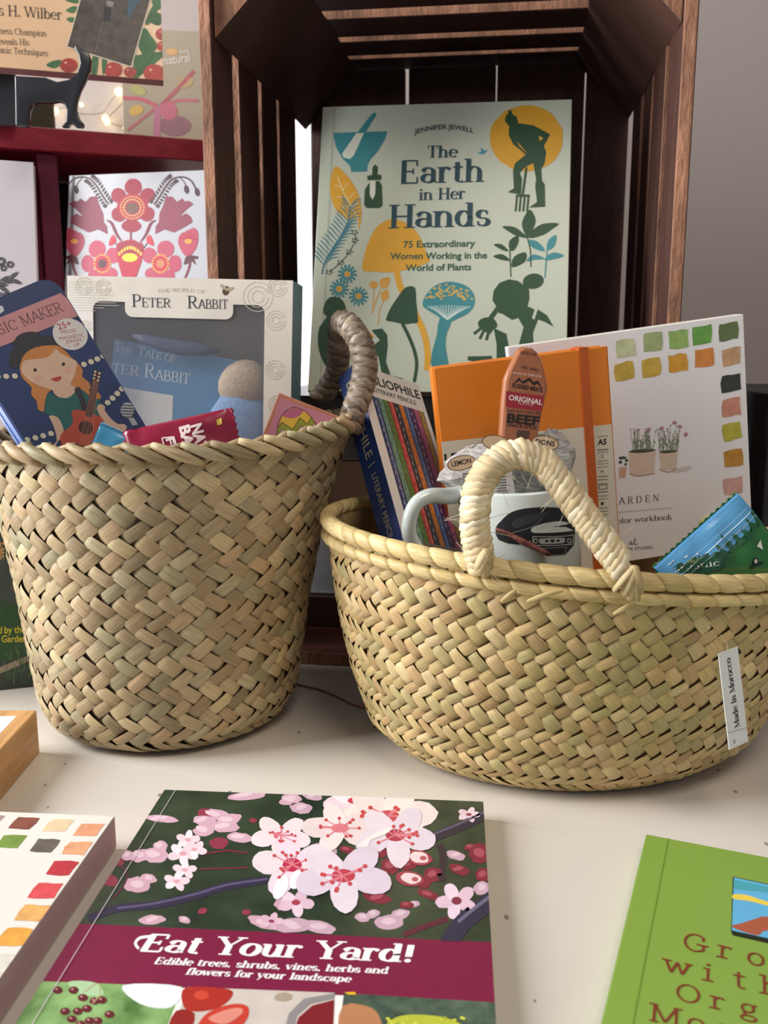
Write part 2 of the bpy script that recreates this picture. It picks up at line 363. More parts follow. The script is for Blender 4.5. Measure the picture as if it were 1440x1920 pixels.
# ================================================================== the setting
def abox(mb, x0, x1, y0, y1, z0, z1, m): mb.box8([(x0, y0, z0), (x1, y0, z0), (x1, y1, z0), (x0, y1, z0), (x0, y0, z1), (x1, y0, z1), (x1, y1, z1), (x0, y1, z1)], m)
class Fr:
    """Ground frame: origin, u axis turned by yaw about z, d = depth axis."""
    def __init__(s, o, yaw): s.o = V(o); s.u = V((math.cos(R(yaw)), math.sin(R(yaw)), 0)); s.d = V((-math.sin(R(yaw)), math.cos(R(yaw)), 0))
    def P(s, u, w, z): return s.o + s.u * u + s.d * w + V((0, 0, z))
    def box(s, mb, u0, u1, w0, w1, z0, z1, m, jit=0.0):
        j = lambda: random.uniform(-jit, jit)
        mb.box8([s.P(a + j(), b + j(), c) for c in (z0, z1) for a, b in ((u0, w0), (u1, w0), (u1, w1), (u0, w1))], m)
m_wall = mat('wall_plaster', (168, 156, 150), 0.75, var=0.03, vscale=3, bump=0.08, bscale=120)
mb = MB(); abox(mb, -2.2, 2.2, 1.42, 1.50, -0.75, 2.2, m_wall); struct(mb.build('wall_back'))
mb = MB(); abox(mb, -2.4, 2.4, -1.6, 1.6, -0.80, -0.75, mat('floor_wood', (140, 110, 84), 0.5, var=0.2, vscale=8)); struct(mb.build('floor'))
# narrow glowing panel added to brighten the gap at the crate's left corner
g = bpy.data.objects.new('glow_panel_1', None); col.objects.link(g); g.location = (-0.16, 1.41, 0.0); struct(g)
mb = MB(); abox(mb, -0.178, -0.105, 1.412, 1.418, 0.06, 0.62, mat('panel_glow', (250, 246, 250), 0.4, emit=1.1)); mb.build('glow_face', g)
mb = MB(); m_wf = mat('panel_frame_white', (228, 226, 222), 0.4)
abox(mb, -0.190, -0.178, 1.400, 1.42, 0.04, 0.64, m_wf); abox(mb, -0.105, -0.093, 1.400, 1.42, 0.04, 0.64, m_wf)
abox(mb, -0.190, -0.093, 1.400, 1.42, 0.62, 0.64, m_wf); abox(mb, -0.190, -0.093, 1.400, 1.42, 0.04, 0.06, m_wf); mb.build('panel_frame', g)

# ------------------------------------------------------------------ table
def table_mat(name, c):
    m = mat(name, c, 0.30, var=0.035, vscale=6, bump=0.03, bscale=30, spec=0.5)
    nt = m.node_tree; b = nt.nodes['Principled BSDF']; src = b.inputs['Base Color'].links[0].from_socket
    tc = nt.nodes.new('ShaderNodeTexCoord'); vo = nt.nodes.new('ShaderNodeTexVoronoi'); vo.inputs['Scale'].default_value = 60
    nz = nt.nodes.new('ShaderNodeTexNoise'); nz.inputs['Scale'].default_value = 7; nt.links.new(tc.outputs['Object'], nz.inputs['Vector'])
    mp = nt.nodes.new('ShaderNodeMapping'); mp.inputs['Scale'].default_value = (1.0, 0.55, 1); mp.inputs['Rotation'].default_value = (0, 0, 0.35)
    nt.links.new(tc.outputs['Object'], mp.inputs['Vector']); nt.links.new(mp.outputs[0], vo.inputs['Vector'])
    lt = nt.nodes.new('ShaderNodeMath'); lt.operation = 'LESS_THAN'; lt.inputs[1].default_value = 0.075; nt.links.new(vo.outputs['Distance'], lt.inputs[0])
    g2 = nt.nodes.new('ShaderNodeMath'); g2.operation = 'GREATER_THAN'; g2.inputs[1].default_value = 0.50; nt.links.new(nz.outputs['Fac'], g2.inputs[0])
    ml = nt.nodes.new('ShaderNodeMath'); ml.operation = 'MULTIPLY'; nt.links.new(lt.outputs[0], ml.inputs[0]); nt.links.new(g2.outputs[0], ml.inputs[1])
    m2 = nt.nodes.new('ShaderNodeMath'); m2.operation = 'MULTIPLY'; m2.inputs[1].default_value = 0.75; nt.links.new(ml.outputs[0], m2.inputs[0])
    mx = nt.nodes.new('ShaderNodeMix'); mx.data_type = 'RGBA'; nt.links.new(m2.outputs[0], mx.inputs['Factor']); nt.links.new(src, mx.inputs['A']); mx.inputs['B'].default_value = (0.16, 0.13, 0.11, 1)
    nt.links.new(mx.outputs['Result'], b.inputs['Base Color']); return m
tb = thing('table', 'white painted wooden display table with small scuff marks', 'table', (0, 0.5, -0.75))
p0, p1 = on_z(75, 1413, 0), on_z(1100, 1566, 0); yw = math.degrees(math.atan2(p1.y - p0.y, p1.x - p0.x))
tf = Fr(p0, yw); m_tab = table_mat('white_table_paint', (214, 207, 196))
ty = lambda x: p0.y + (x - p0.x) * (p1.y - p0.y) / (p1.x - p0.x)
mb = MB(); mb.box8([(x, y, z) for z in (-0.03, 0.0) for x, y in ((-1.0, ty(-1.0) + .0002), (1.2, ty(1.2) + .0002), (1.2, 1.40), (-1.0, 1.40))], m_tab); bevel(mb.build('table_board', tb), 0.0003)
mb = MB(); mb.box8([(x, y, z) for z in (-0.03, 0.0) for x, y in ((-1.0, -0.12), (1.2, -0.12), (1.2, ty(1.2) - .0002), (-1.0, ty(-1.0) - .0002))], m_tab); bevel(mb.build('table_board', tb), 0.0003)
for lx, ly in ((-0.9, 0.0), (1.1, 0.0), (-0.9, 1.3), (1.1, 1.3)):
    mb = MB(); abox(mb, lx - 0.03, lx + 0.03, ly - 0.03, ly + 0.03, -0.75, -0.031, m_tab); mb.build('leg', tb)

# ------------------------------------------------------------------ wooden crate standing on end
m_dark = mat('crate_stain_dark', (74, 42, 32), 0.62, var=0.35, vscale=9, bump=0.5, bscale=60, stretch=(14, 14, 2.2))
m_darkh = mat('crate_stain_cross', (66, 38, 31), 0.62, var=0.35, vscale=9, bump=0.5, bscale=60, stretch=(2.2, 14, 14))
m_floorw = mat('crate_floor_wood', (112, 62, 46), 0.5, var=0.4, vscale=8, bump=0.6, bscale=70, stretch=(2.5, 12, 12))
m_end = mat('crate_sawn_edge', (142, 100, 76), 0.8, var=0.45, vscale=60, bump=1.0, bscale=240, stretch=(1, 1, 0.35))
m_post = mat('crate_corner_post', (78, 50, 40), 0.7, var=0.35, vscale=14, bump=0.4, bscale=70)
cf = Fr((-0.05867, 0.81347, 0), -7.8); UL, UR, WD, CZ = -0.0935, 0.3017, 0.362, 0.612
crate = thing('wooden_crate', 'dark stained wooden slatted crate standing on end behind both baskets', 'crate', tuple(cf.P(0.1, 0.18, 0)))
th = 0.0105
def plank(name, u0, u1, w0, w1, z0, z1, m, edge=None):
    mb = MB(); cf.box(mb, u0, u1, w0, w1, z0, z1, m, 0.0008)
    if edge is not None:
        k = mb.mid(m_end)
        for i, f in enumerate(mb.f):
            c = [sum(mb.v[j][a] for j in f) / 4 for a in range(3)]; q = V(c) - cf.o; wv = q.dot(cf.d)
            if abs(wv - w0) < 0.003: mb.mi[i] = k
    return bevel(mb.build(name, crate), 0.0009, 1)
for w0, w1 in ((0, .056), (.078, .142), (.154, .214), (.224, .298)):
    plank('side_slat', UL, UL + th, w0, w1, 0.0, CZ - 0.0125, m_dark, True)
for w0, w1 in ((0, .058), (.080, .15), (.166, .226), (.24, .31)):
    plank('side_slat', UR - th, UR, w0, w1, 0.0, CZ - 0.0125, m_dark, True)
for w0, w1 in ((0, .150), (.176, .232), (.25, .298), (.314, .36)):
    plank('top_slat', UL, UR, w0, w1, CZ - 0.012, CZ, m_darkh, True)
for w0, w1 in ((0.0, .112), (.120, .205), (.213, .29), (.298, .35)):
    plank('floor_slat', UL + th + .0005, UR - th - .0005, w0, w1, 0.0, 0.012, m_floorw, True)
for u0, u1 in ((-.0765, .036), (.040, .140), (.1425, .240), (.2425, .291)):
    plank('back_slat', u0, u1, 0.352, 0.362, 0.013, CZ - 0.013, m_dark)
for sgn in (1, -1):   # triangular corner posts, top and bottom
    for zc, zs in ((CZ - 0.0125, -1), (0.0125, 1)):
        u0 = UL + th + .0006 if sgn > 0 else UR - th - .0006; s = 0.062 if zs < 0 else 0.03
        mb = MB(); w0, w1 = 0.006, 0.350; vv = []
        for w in (w0, 0.09, 0.2, w1):
            vv.append([mb.vert(cf.P(u0, w, zc)), mb.vert(cf.P(u0 + sgn * (s + random.uniform(-.003, .003)), w, zc)), mb.vert(cf.P(u0, w, zc + zs * (s + random.uniform(-.003, .003))))])
        for a, b in zip(vv, vv[1:]):
            for k in range(3): mb.face((a[k], a[(k + 1) % 3], b[(k + 1) % 3], b[k]), m_post)
        mb.face(vv[0], m_end); mb.face(vv[-1][::-1], m_post); mb.build('corner_post', crate)

# ------------------------------------------------------------------ red shelf unit
m_red = mat('red_shelf_paint', (142, 24, 44), 0.42, var=0.18, vscale=10, bump=0.15, bscale=40, stretch=(2, 14, 14))
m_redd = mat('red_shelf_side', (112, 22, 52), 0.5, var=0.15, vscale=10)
sf = Fr((-0.376, 0.969, 0), 22.8); shelf = thing('shelf_unit', 'dark red painted wooden shelf unit left of the crate', 'shelf', (-0.35, 1.05, 0))
def spart(name, u0, u1, w0, w1, z0, z1, m): mb = MB(); sf.box(mb, u0, u1, w0, w1, z0, z1, m); return bevel(mb.build(name, shelf), 0.0015)
spart('shelf_board', -0.55, 0.245, 0.0, 0.22, 0.478, 0.500, m_red)
spart('shelf_board', -0.55, 0.215, -0.085, 0.22, 0.233, 0.253, m_red)
spart('base_board', -0.55, 0.245, 0.02, 0.22, 0.0, 0.055, m_red)
spart('back_panel', -0.53, 0.20, 0.205, 0.213, 0.2535, 0.4775, mat('shelf_back_shade', (40, 32, 44), .7))  # dark sheet added to put shade behind the shelved books
spart('upright', 0.033, 0.052, 0.012, 0.204, 0.2535, 0.4775, m_redd)
spart('upright', 0.2, 0.218, 0.03, 0.21, 0.0555, 0.2325, m_redd)
spart('upright', -0.55, -0.531, 0.02, 0.204, 0.2535, 0.4775, m_redd)
spart('upright', -0.55, -0.53, 0.03, 0.21, 0.0555, 0.2325, m_redd)

# ================================================================== woven baskets
def tint(hues, a, b): f = random.uniform(a, b); return tuple(x * f for x in rgb(random.choice(hues)))
def smooth_tab(tab, x):
    n = len(tab)
    for i in range(n - 1):
        if x <= tab[i + 1][0] or i == n - 2:
            a, b, c, d = tab[max(i - 1, 0)], tab[i], tab[i + 1], tab[min(i + 2, n - 1)]; t = max(0, min(1, (x - b[0]) / (c[0] - b[0]))); t2, t3 = t * t, t ** 3
            return tuple(0.5 * (2 * b[j] + (c[j] - a[j]) * t + (2 * a[j] - 5 * b[j] + 4 * c[j] - d[j]) * t2 + (3 * b[j] - a[j] - 3 * c[j] + d[j]) * t3) for j in range(1, len(b)))
def basket(root, cx, cy, prof, rimz, n, rows, hues, m, mshell, inner=False, bulge=0.0013):
    """prof: (h, rx, ry, cx offset); rows: list of (share, angle, direction). Strands are laid in herringbone rows."""
    def S(th, h):
        rx, ry, ox = smooth_tab(prof, h); return V((cx + ox + rx * math.cos(th), cy + ry * math.sin(th), max(0.0, h) * rimz(th) + 0.0012))
    def N(th, h):
        e = 1e-3; a = S(th + e, h) - S(th - e, h); b = S(th, min(1, h + e)) - S(th, max(0, h - e)); return a.cross(b).normalized()
    mb = MB(); rings = []; NS = 64; NH = 16   # shell
    for j in range(NH + 1):
        h = j / NH; rings.append([mb.vert(S(2 * math.pi * k / NS, h) - N(2 * math.pi * k / NS, h) * 0.0016) for k in range(NS)])
    ri = []
    for j in range(NH + 1):
        h = max(j / NH, 0.02); ri.append([mb.vert(S(2 * math.pi * k / NS, h) - N(2 * math.pi * k / NS, h) * 0.0032) for k in range(NS)])
    for j in range(NH):
        for k in range(NS):
            k2 = (k + 1) % NS; mb.face((rings[j][k], rings[j][k2], rings[j + 1][k2], rings[j + 1][k]), mshell); mb.face((ri[j][k2], ri[j][k], ri[j + 1][k], ri[j + 1][k2]), mshell)
    mb.face(rings[0][::-1], mshell); mb.face(ri[0], mshell)
    for k in range(NS): k2 = (k + 1) % NS; mb.face((rings[-1][k], rings[-1][k2], ri[-1][k2], ri[-1][k]), mshell)
    mb.build('weave_backing', root, True)
    tot = sum(r[0] for r in rows); hb = 0.0; items = []
    for i, (sh, ang, dr) in enumerate(rows):
        dh = sh / tot; hc = hb + dh / 2; hb += dh
        for k in range(n):
            th0 = (k + 0.5 * (i % 2)) * 2 * math.pi / n
            for side in ((1, -1) if inner and math.sin(th0) > 0.1 and math.cos(th0) > 0.3 and hc > 0.3 else (1,)):
                p = S(th0, hc); nn = N(th0, hc) * side
                dxm = (S(th0 + math.pi / n, hc) - S(th0 - math.pi / n, hc)).length; pm = (S(th0, hc + dh / 2) - S(th0, hc - dh / 2)).length
                a = R(ang + random.uniform(-5, 5)); L = pm / math.sin(a) * 1.24; W = dxm * math.sin(a) * random.uniform(0.98, 1.18)
                g = MB(); g.tint = tint(hues, 0.80, 1.12); g.rnd = random.random()
                j1, j2 = random.uniform(-.07, .07) * dxm, random.uniform(-.06, .06) * pm; tw = random.uniform(-0.0004, 0.0004); lift = random.uniform(-.0002, .0005)
                grid = []
                for ti in range(7):
                    t = ti / 3 - 1; row = []
                    for ci in range(5):
                        c = ci / 2 - 1; al = t * L / 2; ac = c * W / 2 * (1 - 0.03 * t * t)
                        ds = al * math.cos(a) * dr - ac * math.sin(a) * dr + j1; dz = al * math.sin(a) + ac * math.cos(a) + j2
                        th1 = th0 + ds / dxm * 2 * math.pi / n; h1 = min(1.0, max(0.0, hc + dz / pm * dh))
                        q = S(th1, h1); qn = N(th1, h1) * side
                        bz = bulge * (1.0 - 0.6 * c * c) * (1 - 0.2 * t * t) - 0.0034 * max(0, abs(t) - .45) ** 2 * 3.3 + tw * c + lift
                        row.append(g.vert(q + qn * bz, c, t * 0.6))
                    grid.append(row)
                for ti in range(6):
                    for ci in range(4):
                        f = (grid[ti][ci], grid[ti + 1][ci], grid[ti + 1][ci + 1], grid[ti][ci + 1])
                        g.face(f if dr * side < 0 else f[::-1], m)
                vd = (CAM - p); dist = vd.length; vis = nn.dot(vd.normalized()) * dxm * pm / dist / dist
                q = p - CAM; z = q.dot(FW); X = 720 + F_PX * q.x / z; Y = 960 - F_PX * q.dot(UP) / z
                if not (-10 < X < 1450 and -10 < Y < 1930): vis = -1
                items.append((vis, g))
    items.sort(key=lambda t: -t[0]); rest = MB()
    for i, (vis, g) in enumerate(items):
        if i < 300: g.build('weave_strand', root, True, True)
        else:
            o = len(rest.v); rest.v += g.v; rest.t += g.t; rest.a += g.a; rest.f += [tuple(x + o for x in f) for f in g.f]
            for _ in g.f: rest.mi.append(rest.mid(m))
    ob = rest.build('weave', root, True, True); ob['kind'] = 'stuff'
    return S, N
m_strawL = straw('palm_leaf_grey_tan', 0, 0.5, 0.66); m_strawR = straw('palm_leaf_golden', 0, 0.48, 0.74)
m_shell = mat('basket_shadow_core', (84, 66, 44), 0.8, var=0.2, vscale=80)  # core coloured dark to put shade into the weave gaps
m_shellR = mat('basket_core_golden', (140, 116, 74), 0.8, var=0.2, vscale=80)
HL = [(194, 172, 132), (184, 162, 122), (204, 183, 138), (172, 160, 122), (192, 164, 124), (178, 154, 114), (190, 174, 136), (160, 140, 104)]
HR = [(214, 187, 130), (206, 180, 123), (197, 174, 116), (216, 184, 130), (222, 197, 143), (200, 167, 115), (194, 177, 121)]
LX, LY = -0.166, 0.710
bl = thing('woven_basket', 'tall grey-tan woven palm basket with braided rim holding boxed toys', 'basket', (LX, LY, 0), 'woven palm baskets')
def rimL(th): return 0.2170 + 0.013 * max(0, math.cos(th)) ** 3 - 0.003 * max(0, -math.cos(th)) - 0.002 * math.sin(th) * -1 * 0
profL = [(0.0, .082, .078, -.006), (0.03, .0925, .088, -.006), (0.10, .101, .094, -.005), (0.37, .109, .097, -.004), (0.66, .1195, .100, -.002), (0.86, .130, .102, .001), (1.0, .138, .104, .003)]
rowsL = [(1.0, 36 if i % 2 == 0 else 38, 1 if i % 2 else -1) for i in range(20)]
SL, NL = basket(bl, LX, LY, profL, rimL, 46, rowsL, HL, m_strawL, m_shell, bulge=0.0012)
RX, RY = 0.137, 0.655
br = thing('woven_basket', 'wide golden woven palm basket with wrapped rope handle and white tag', 'basket', (RX, RY, 0), 'woven palm baskets')
def rimR(th): return 0.152 - 0.013 * math.cos(th)
profR = [(0.0, .110, .082, -.008), (0.05, .1245, .092, -.008), (0.14, .141, .103, -.007), (0.38, .157, .112, -.004), (0.70, .1695, .119, -.002), (1.0, .176, .124, 0)]
rowsR = [((1.15, 48, -1) if i % 2 == 0 else (0.85, 34, 1)) for i in range(17)]
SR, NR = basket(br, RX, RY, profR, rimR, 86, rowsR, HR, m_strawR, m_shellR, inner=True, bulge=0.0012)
# plaited rim of the tall basket
n = 46
for k in range(n):
    for s in (0, 1):
        g = MB(); g.tint = tint(HL, .85, 1.12); g.rnd = random.random()
        t0 = (k + 0.5 * s) * 2 * math.pi / n; d = 2 * math.pi / n; pts = []; rad = []
        for i in range(7):
            t = i / 6; th = t0 + d * (t - 0.5) * (1.75 if s == 0 else 1.6); p = SL(th, 1.0); nn = NL(th, 0.98); nn.z = 0; nn.normalize()
            if s == 0: off, dz = 0.0022 + 0.0022 * math.sin(math.pi * t), 0.0085 - 0.0130 * t
            else: off, dz = -0.0012 + 0.001 * math.sin(math.pi * t), -0.004 + 0.0125 * t
            pts.append(p + nn * off + V((0, 0, dz + 0.001))); rad.append((0.0045 if s == 0 else 0.0040) * (0.45 + 0.65 * math.sin(math.pi * (0.08 + 0.84 * t))))
        g.tube(pts, rad, m_strawL, 7, flat=0.8); g.build('rim_plait', bl, True, True)
# wrapped double coil rim and base coil of the wide basket
def coil(root, S, N, n, h, r, out, dz, hues, m, name, span=1.0):
    cm = MB(); cm.tint = tuple(x * .25 for x in rgb(hues[0])); q = []
    for k in range(161):
        th = 2 * math.pi * k / 160; nn = N(th, min(h, 0.97)); nn.z = 0; nn.normalize(); q.append(S(th, h) + nn * out + V((0, 0, dz)))
    cm.tube(q, [r * .80] * 161, m, 8, cap=False); cm.build(name + '_core', root, True, True)
    for k in range(n):
        g = MB(); g.tint = tint(hues, .88, 1.1); g.rnd = random.random()
        t0 = k * 2 * math.pi / n; d = 2 * math.pi / n; pts = []; rad = []
        for i in range(6):
            t = i / 5; th = t0 + d * (t - 0.5) * span; p = S(th, h); nn = N(th, min(h, 0.97)); nn.z = 0; nn.normalize()
            pts.append(p + nn * out + V((0, 0, dz))); rad.append(r * (1.0 - 0.12 * abs(2 * t - 1) ** 4 - 0.05 * t))
        g.tube(pts, rad, m, 10, shear=-0.8, ref=(0, 0, 1)); g.build(name, root, True, True)
HRr = [(224, 200, 142), (218, 192, 132), (212, 186, 128)]
coil(br, SR, NR, 64, 1.0, 0.0060, 0.0012, 0.0040, HRr, m_strawR, 'rim_coil')
coil(br, SR, NR, 64, 0.955, 0.0042, 0.0026, 0.0006, HRr, m_strawR, 'rim_coil')
coil(br, SR, NR, 70, 0.012, 0.0034, 0.0012, 0.0028, HR, m_strawR, 'base_coil')

# ------------------------------------------------------------------ rope handles
def resample(pts, step):
    out = [pts[0]]; acc = 0
    for a, b in zip(pts, pts[1:]):
        d = (b - a).length; t = step - acc
        while t <= d: out.append(a.lerp(b, t / d)); t += step
        acc = d - (t - step)
    return out
def rope(root, path, r, step, rr, hues, m, twist, name='handle', tilt=0.9):
    pts = [V(p) for p in catmull([tuple(p) for p in path], 12)]; core = resample(pts, 0.004)
    mb = MB(); mb.tint = tuple(x * .7 for x in rgb(hues[0])); mb.tube(core, [r * 0.86] * len(core), m, 8); ho = mb.build(name, root, True, True)
    st = resample(pts, step)
    for i in range(1, len(st) - 1):
        t = (st[i + 1] - st[i - 1]).normalized(); view = (CAM - st[i]).normalized(); x = (view - t * view.dot(t)).normalized(); y = t.cross(x)
        for s in (1, -1):
            g = MB(); g.tint = tint(hues, .82, 1.12); g.rnd = random.random(); q = []; rad = []
            for k in range(9):
                a = R(-100 + 200 * k / 8) if twist == 'plait' else R(-170 + 340 * k / 8); rn = r * (1 + 0.06 * random.random())
                if twist == 'plait': sh = s * tilt * step * (k / 8 - 0.5) * 2 + (0.25 * step * s); aa = a + (0 if s > 0 else math.pi * 0)
                else: sh = tilt * step * (k / 8 - 0.5) * 2 + s * step * 0.25 + random.uniform(-.1, .1) * step; aa = a + random.uniform(-.05, .05)
                q.append(st[i] + x * (math.cos(aa) * rn) + y * (math.sin(aa) * rn) + t * sh); rad.append(rr * (0.7 + 0.4 * math.sin(math.pi * k / 8)) * random.uniform(.92, 1.08))
            g.tube(q, rad, m, 6); g.build('rope_wrap', ho, True, True)
    return ho
m_ropeL = straw('handle_plait_grey', 0, 0.42, 0.5); m_ropeR = straw('handle_raffia_cream', 0, 0.6, 0.72)
HHL = [(160, 142, 120), (144, 126, 106), (174, 156, 134), (128, 112, 94)]; HHR = [(244, 226, 186), (236, 214, 170), (250, 236, 202), (230, 206, 160)]
pl = [on_y(*q) for q in ((655, 806, .694), (662, 775, .694), (675, 738, .698), (684, 695, .704), (680, 655, .712), (666, 625, .722), (648, 607, .738), (638, 612, .756), (636, 650, .772), (632, 695, .784), (614, 728, .792), (594, 752, .794))]
rope(bl, pl, 0.0062, 0.0076, 0.0044, HHL, m_ropeL, 'plait', tilt=0.75)
pr = [on_y(*q) for q in ((906, 1068, .5415), (897, 1030, .538), (890, 975, .537), (899, 912, .537), (930, 868, .538), (975, 852, .539), (1020, 872, .538), (1064, 925, .534), (1108, 985, .530), (1150, 1040, .526), (1185, 1088, .5235))]
hr = rope(br, pr, 0.0058, 0.0074, 0.0036, HHR, m_ropeR, 'wrap', tilt=1.0)
def knot(parent, px, Y, dirs, hues, m):
    for (dx, dy, ln, w) in dirs:
        g = MB(); g.tint = tint(hues, .85, 1.05); g.rnd = random.random()
        pts = []; rad = []
        for i in range(6):
            t = i / 5; p = on_y(px[0] + dx * t * ln, px[1] + dy * t * ln, Y - 0.0035 - 0.003 * math.sin(math.pi * t)); pts.append(p); rad.append(w * (0.8 + 0.3 * math.sin(math.pi * t)))
        g.tube(pts, rad, m, 6, flat=0.6); g.build('binding', parent, True, True)
knot(hr, (912, 1030), .532, ((-.32, 1, 44, .0034), (-.05, 1, 50, .0034), (.2, .9, 40, .003), (-.55, 1, 36, .0028)), [(214, 192, 144), (200, 176, 126)], m_ropeR)
knot(hr, (1190, 1062), .5165, ((-.1, 1, 62, .0036), (.25, 1, 48, .0036), (-.4, 1, 52, .0034), (-.65, .75, 60, .0028), (.1, .9, 70, .003)), [(214, 192, 144), (200, 176, 126)], m_ropeR)
fb = MB(); fb.tint = rgb((240, 226, 192))   # frayed fibres
for k in range(46):
    i = random.randrange(1, len(pr) - 1); c = pr[i].lerp(pr[i - 1], random.random()); d = V((random.uniform(-1, 1), random.uniform(-.6, .2), random.uniform(-1, 1))).normalized(); e = V((random.uniform(-1, 1), -.2, random.uniform(-1, 1))); ln = random.uniform(.010, .018)
    fb.tube([c + d * .006, c + d * (.006 + ln * .5) + e * .0015, c + d * (.006 + ln) + e * .005], [.00018, .00016, .0001], m_ropeR, 4)
fb.build('frayed_fibre', hr, True, True)['kind'] = 'stuff'
for pts in ([(988, 1128, .5225), (1005, 1122, .5190), (1030, 1114, .5175), (1056, 1108, .5185)], [(940, 1128, .527), (955, 1116, .524), (968, 1106, .5235)], [(1150, 1152, .5215), (1172, 1140, .5185), (1190, 1132, .5205)]):
    g = MB(); g.tint = tint(HRr, .9, 1.1); g.rnd = random.random(); q = [V(c) for c in catmull([tuple(on_y(*c)) for c in pts], 4)]; g.tube(q, [.0013 * (.25 + math.sin(math.pi * (.12 + .8 * i / (len(q) - 1)))) for i in range(len(q))], m_strawR, 7, flat=.35, ref=(0, -1, 0)); g.build('loose_strand', br, True, True)
# paper tag on the wide basket
tg = thing('paper_tag', 'white paper country-of-origin tag on a string on the wide basket', 'tag', tuple(on_y(1365, 1226, .531)))
ts = Sheet.at((1347, 1226), .545, (0, 1), 30, 8, 5.5, 0.0168, 0.0590); mb = MB(); ts.box(mb, 0, ts.W, 0, ts.H, -.0004, 0, mat('tag_paper', (236, 236, 238), .6)); mb.build('card', tg)
pt = Print(ts); k = lambda x, y: ts.px(x, y)
pt.text('Made In Morocco', (0.0108, 0.0115), (0.0092, 0.0545), 0.0042, '2a2a2e', 'bold', uvspace=True); pt.raw([(0, .0105), (.0168, .0085), (.0168, .0088), (0, .0108)], 'a8a8ac', 1)
pt.text('01', (0.0058, 0.0028), (0.0056, 0.0052), 0.0018, '55555a', 'sans', uvspace=True); pt.build('lettering', tg)
mb = MB(); mb.tube([on_y(1350, 1190, .5425), on_y(1362, 1205, .538), ts.P(.008, .059, .0006)], [.0003] * 3, mat('tag_string', (206, 186, 150), .8), 5); mb.build('string', tg)
# ================================================================== books
m_page = mat('paper_pages', (226, 216, 200), .8, var=.06, vscale=60, stretch=(1, 1, 30))
def book(name, label, sh, T, c, hard=True, pages=None, group=None, cat='book', cover_rough=.35, spine=True, coat=0.25, cvar=.02):
    root = thing(name, label, cat, tuple(sh.P(sh.W / 2, 0, -T / 2)), group); t = .0022 if hard else .0006; o = .0025 if hard else 0
    mc = c if not isinstance(c, (str, tuple)) else mat('cover_' + name + '_' + (c if isinstance(c, str) else '%02x%02x%02x' % c), c, cover_rough, var=cvar, vscale=12, coat=coat)
    mb = MB(); sh.box(mb, 0, sh.W, 0, sh.H, -t, 0, mc); bevel(mb.build('front_cover', root), .0007)
    mb = MB(); sh.box(mb, 0, sh.W, 0, sh.H, -T, -T + t, mc); bevel(mb.build('back_cover', root), .0007)
    mb = MB(); sh.box(mb, t, sh.W - o, o, sh.H - o, -T + t + 5e-5, -t - 5e-5, pages or m_page); mb.build('page_block', root)
    mb = MB(); sh.box(mb, -.0004, t - 5e-5, 0, sh.H, -T + t + 5e-5, -t - 5e-5, mc); mb.build('spine', root)
    return root
def groove(pr, c, layer=1, u=.008, w=.0008): pr.raw([(u, 0), (u + w, 0), (u + w, pr.sh.H), (u, pr.sh.H)], c, layer)
def flower(pr, x, y, r, c, c2, layer, squash=.62, rot=0, n=5, cen='b23a52', dots=True, skew=0):
    for k in range(n):
        a = R(rot + 360 * k / n); px, py = x + math.cos(a) * r * .62 + math.sin(a) * r * skew, y + math.sin(a) * r * .62 * squash
        pr.ell(px, py, r * .47, r * .36 * (.6 + .4 * squash), c if k % 2 else c2, layer, math.degrees(math.atan2(math.sin(a) * squash, math.cos(a))), 14, .05)
    pr.ell(x, y, r * .26, r * .26 * squash, cen, layer + 1, 0, 12)
    if dots:
        for k in range(11):
            a = random.uniform(0, 6.28); d = r * random.uniform(.32, .6); pr.line([(x, y), (x + math.cos(a) * d, y + math.sin(a) * d * squash)], r * .03, 'd87c88', layer + 2)
            pr.ell(x + math.cos(a) * d, y + math.sin(a) * d * squash, r * .05, r * .045, 'c4454a', layer + 3, 0, 8)

# ---------- blossom gardening paperback lying on the table
sh = Sheet((-.1602, .2938, .012), (.9971, -.0759, 0), (.0759, .9971, 0), .203, .26)
yard = book('paperback_book', 'gardening paperback with pink blossom photo cover lying on the table', sh, .0115, '780f3c', False)
m_leafbg = mat('photo_dark_foliage', (24, 42, 32), .35, vscale=38, c2=(52, 70, 52), coat=.3)
p = Print(sh); p.poly([(60, 1480), (960, 1450), (960, 1767.5), (100, 1730)], m_leafbg, 0)
p.poly([(306, 1470), (945, 1480), (960, 1769), (924, 1767.5), (145, 1732)], m_leafbg, 0)
a = Print(sh, crop(120, 1470, 3.2727)); b = Print(sh, crop(500, 1470, 3.2727)); b.mb = a.mb
for q in (a, b): q.clip = (0, .203, sh.px(924, 1767)[1] - .001, .26)
def blob(pr, x, y, rx, ry, c, l=1): pr.ell(x, y, rx, ry, c, l, random.uniform(-20, 20), 16, .10)
for x, y, rx, ry in ((930, 190, 90, 34), (860, 225, 70, 30), (1010, 225, 80, 34), (1120, 75, 120, 26), (990, 265, 90, 34), (860, 285, 70, 36), (600, 215, 100, 22), (560, 440, 80, 45), (590, 385, 45, 34), (470, 440, 60, 40), (390, 440, 50, 30), (1080, 330, 80, 30), (1390, 100, 70, 30)): blob(a, x, y, rx, ry, 'cfa6b6'); blob(a, x - rx * .2, y - ry * .2, rx * .55, ry * .5, 'e0c2cc', 2)
for x, y, rx, ry in ((450, 620, 85, 48), (520, 580, 50, 28), (540, 835, 80, 30), (1220, 850, 90, 36), (1370, 730, 80, 50), (740, 835, 38, 22)): blob(a, x, y, rx, ry, 'c9a0ae'); blob(a, x, y - 4, rx * .5, ry * .5, 'dcbcc6', 2)
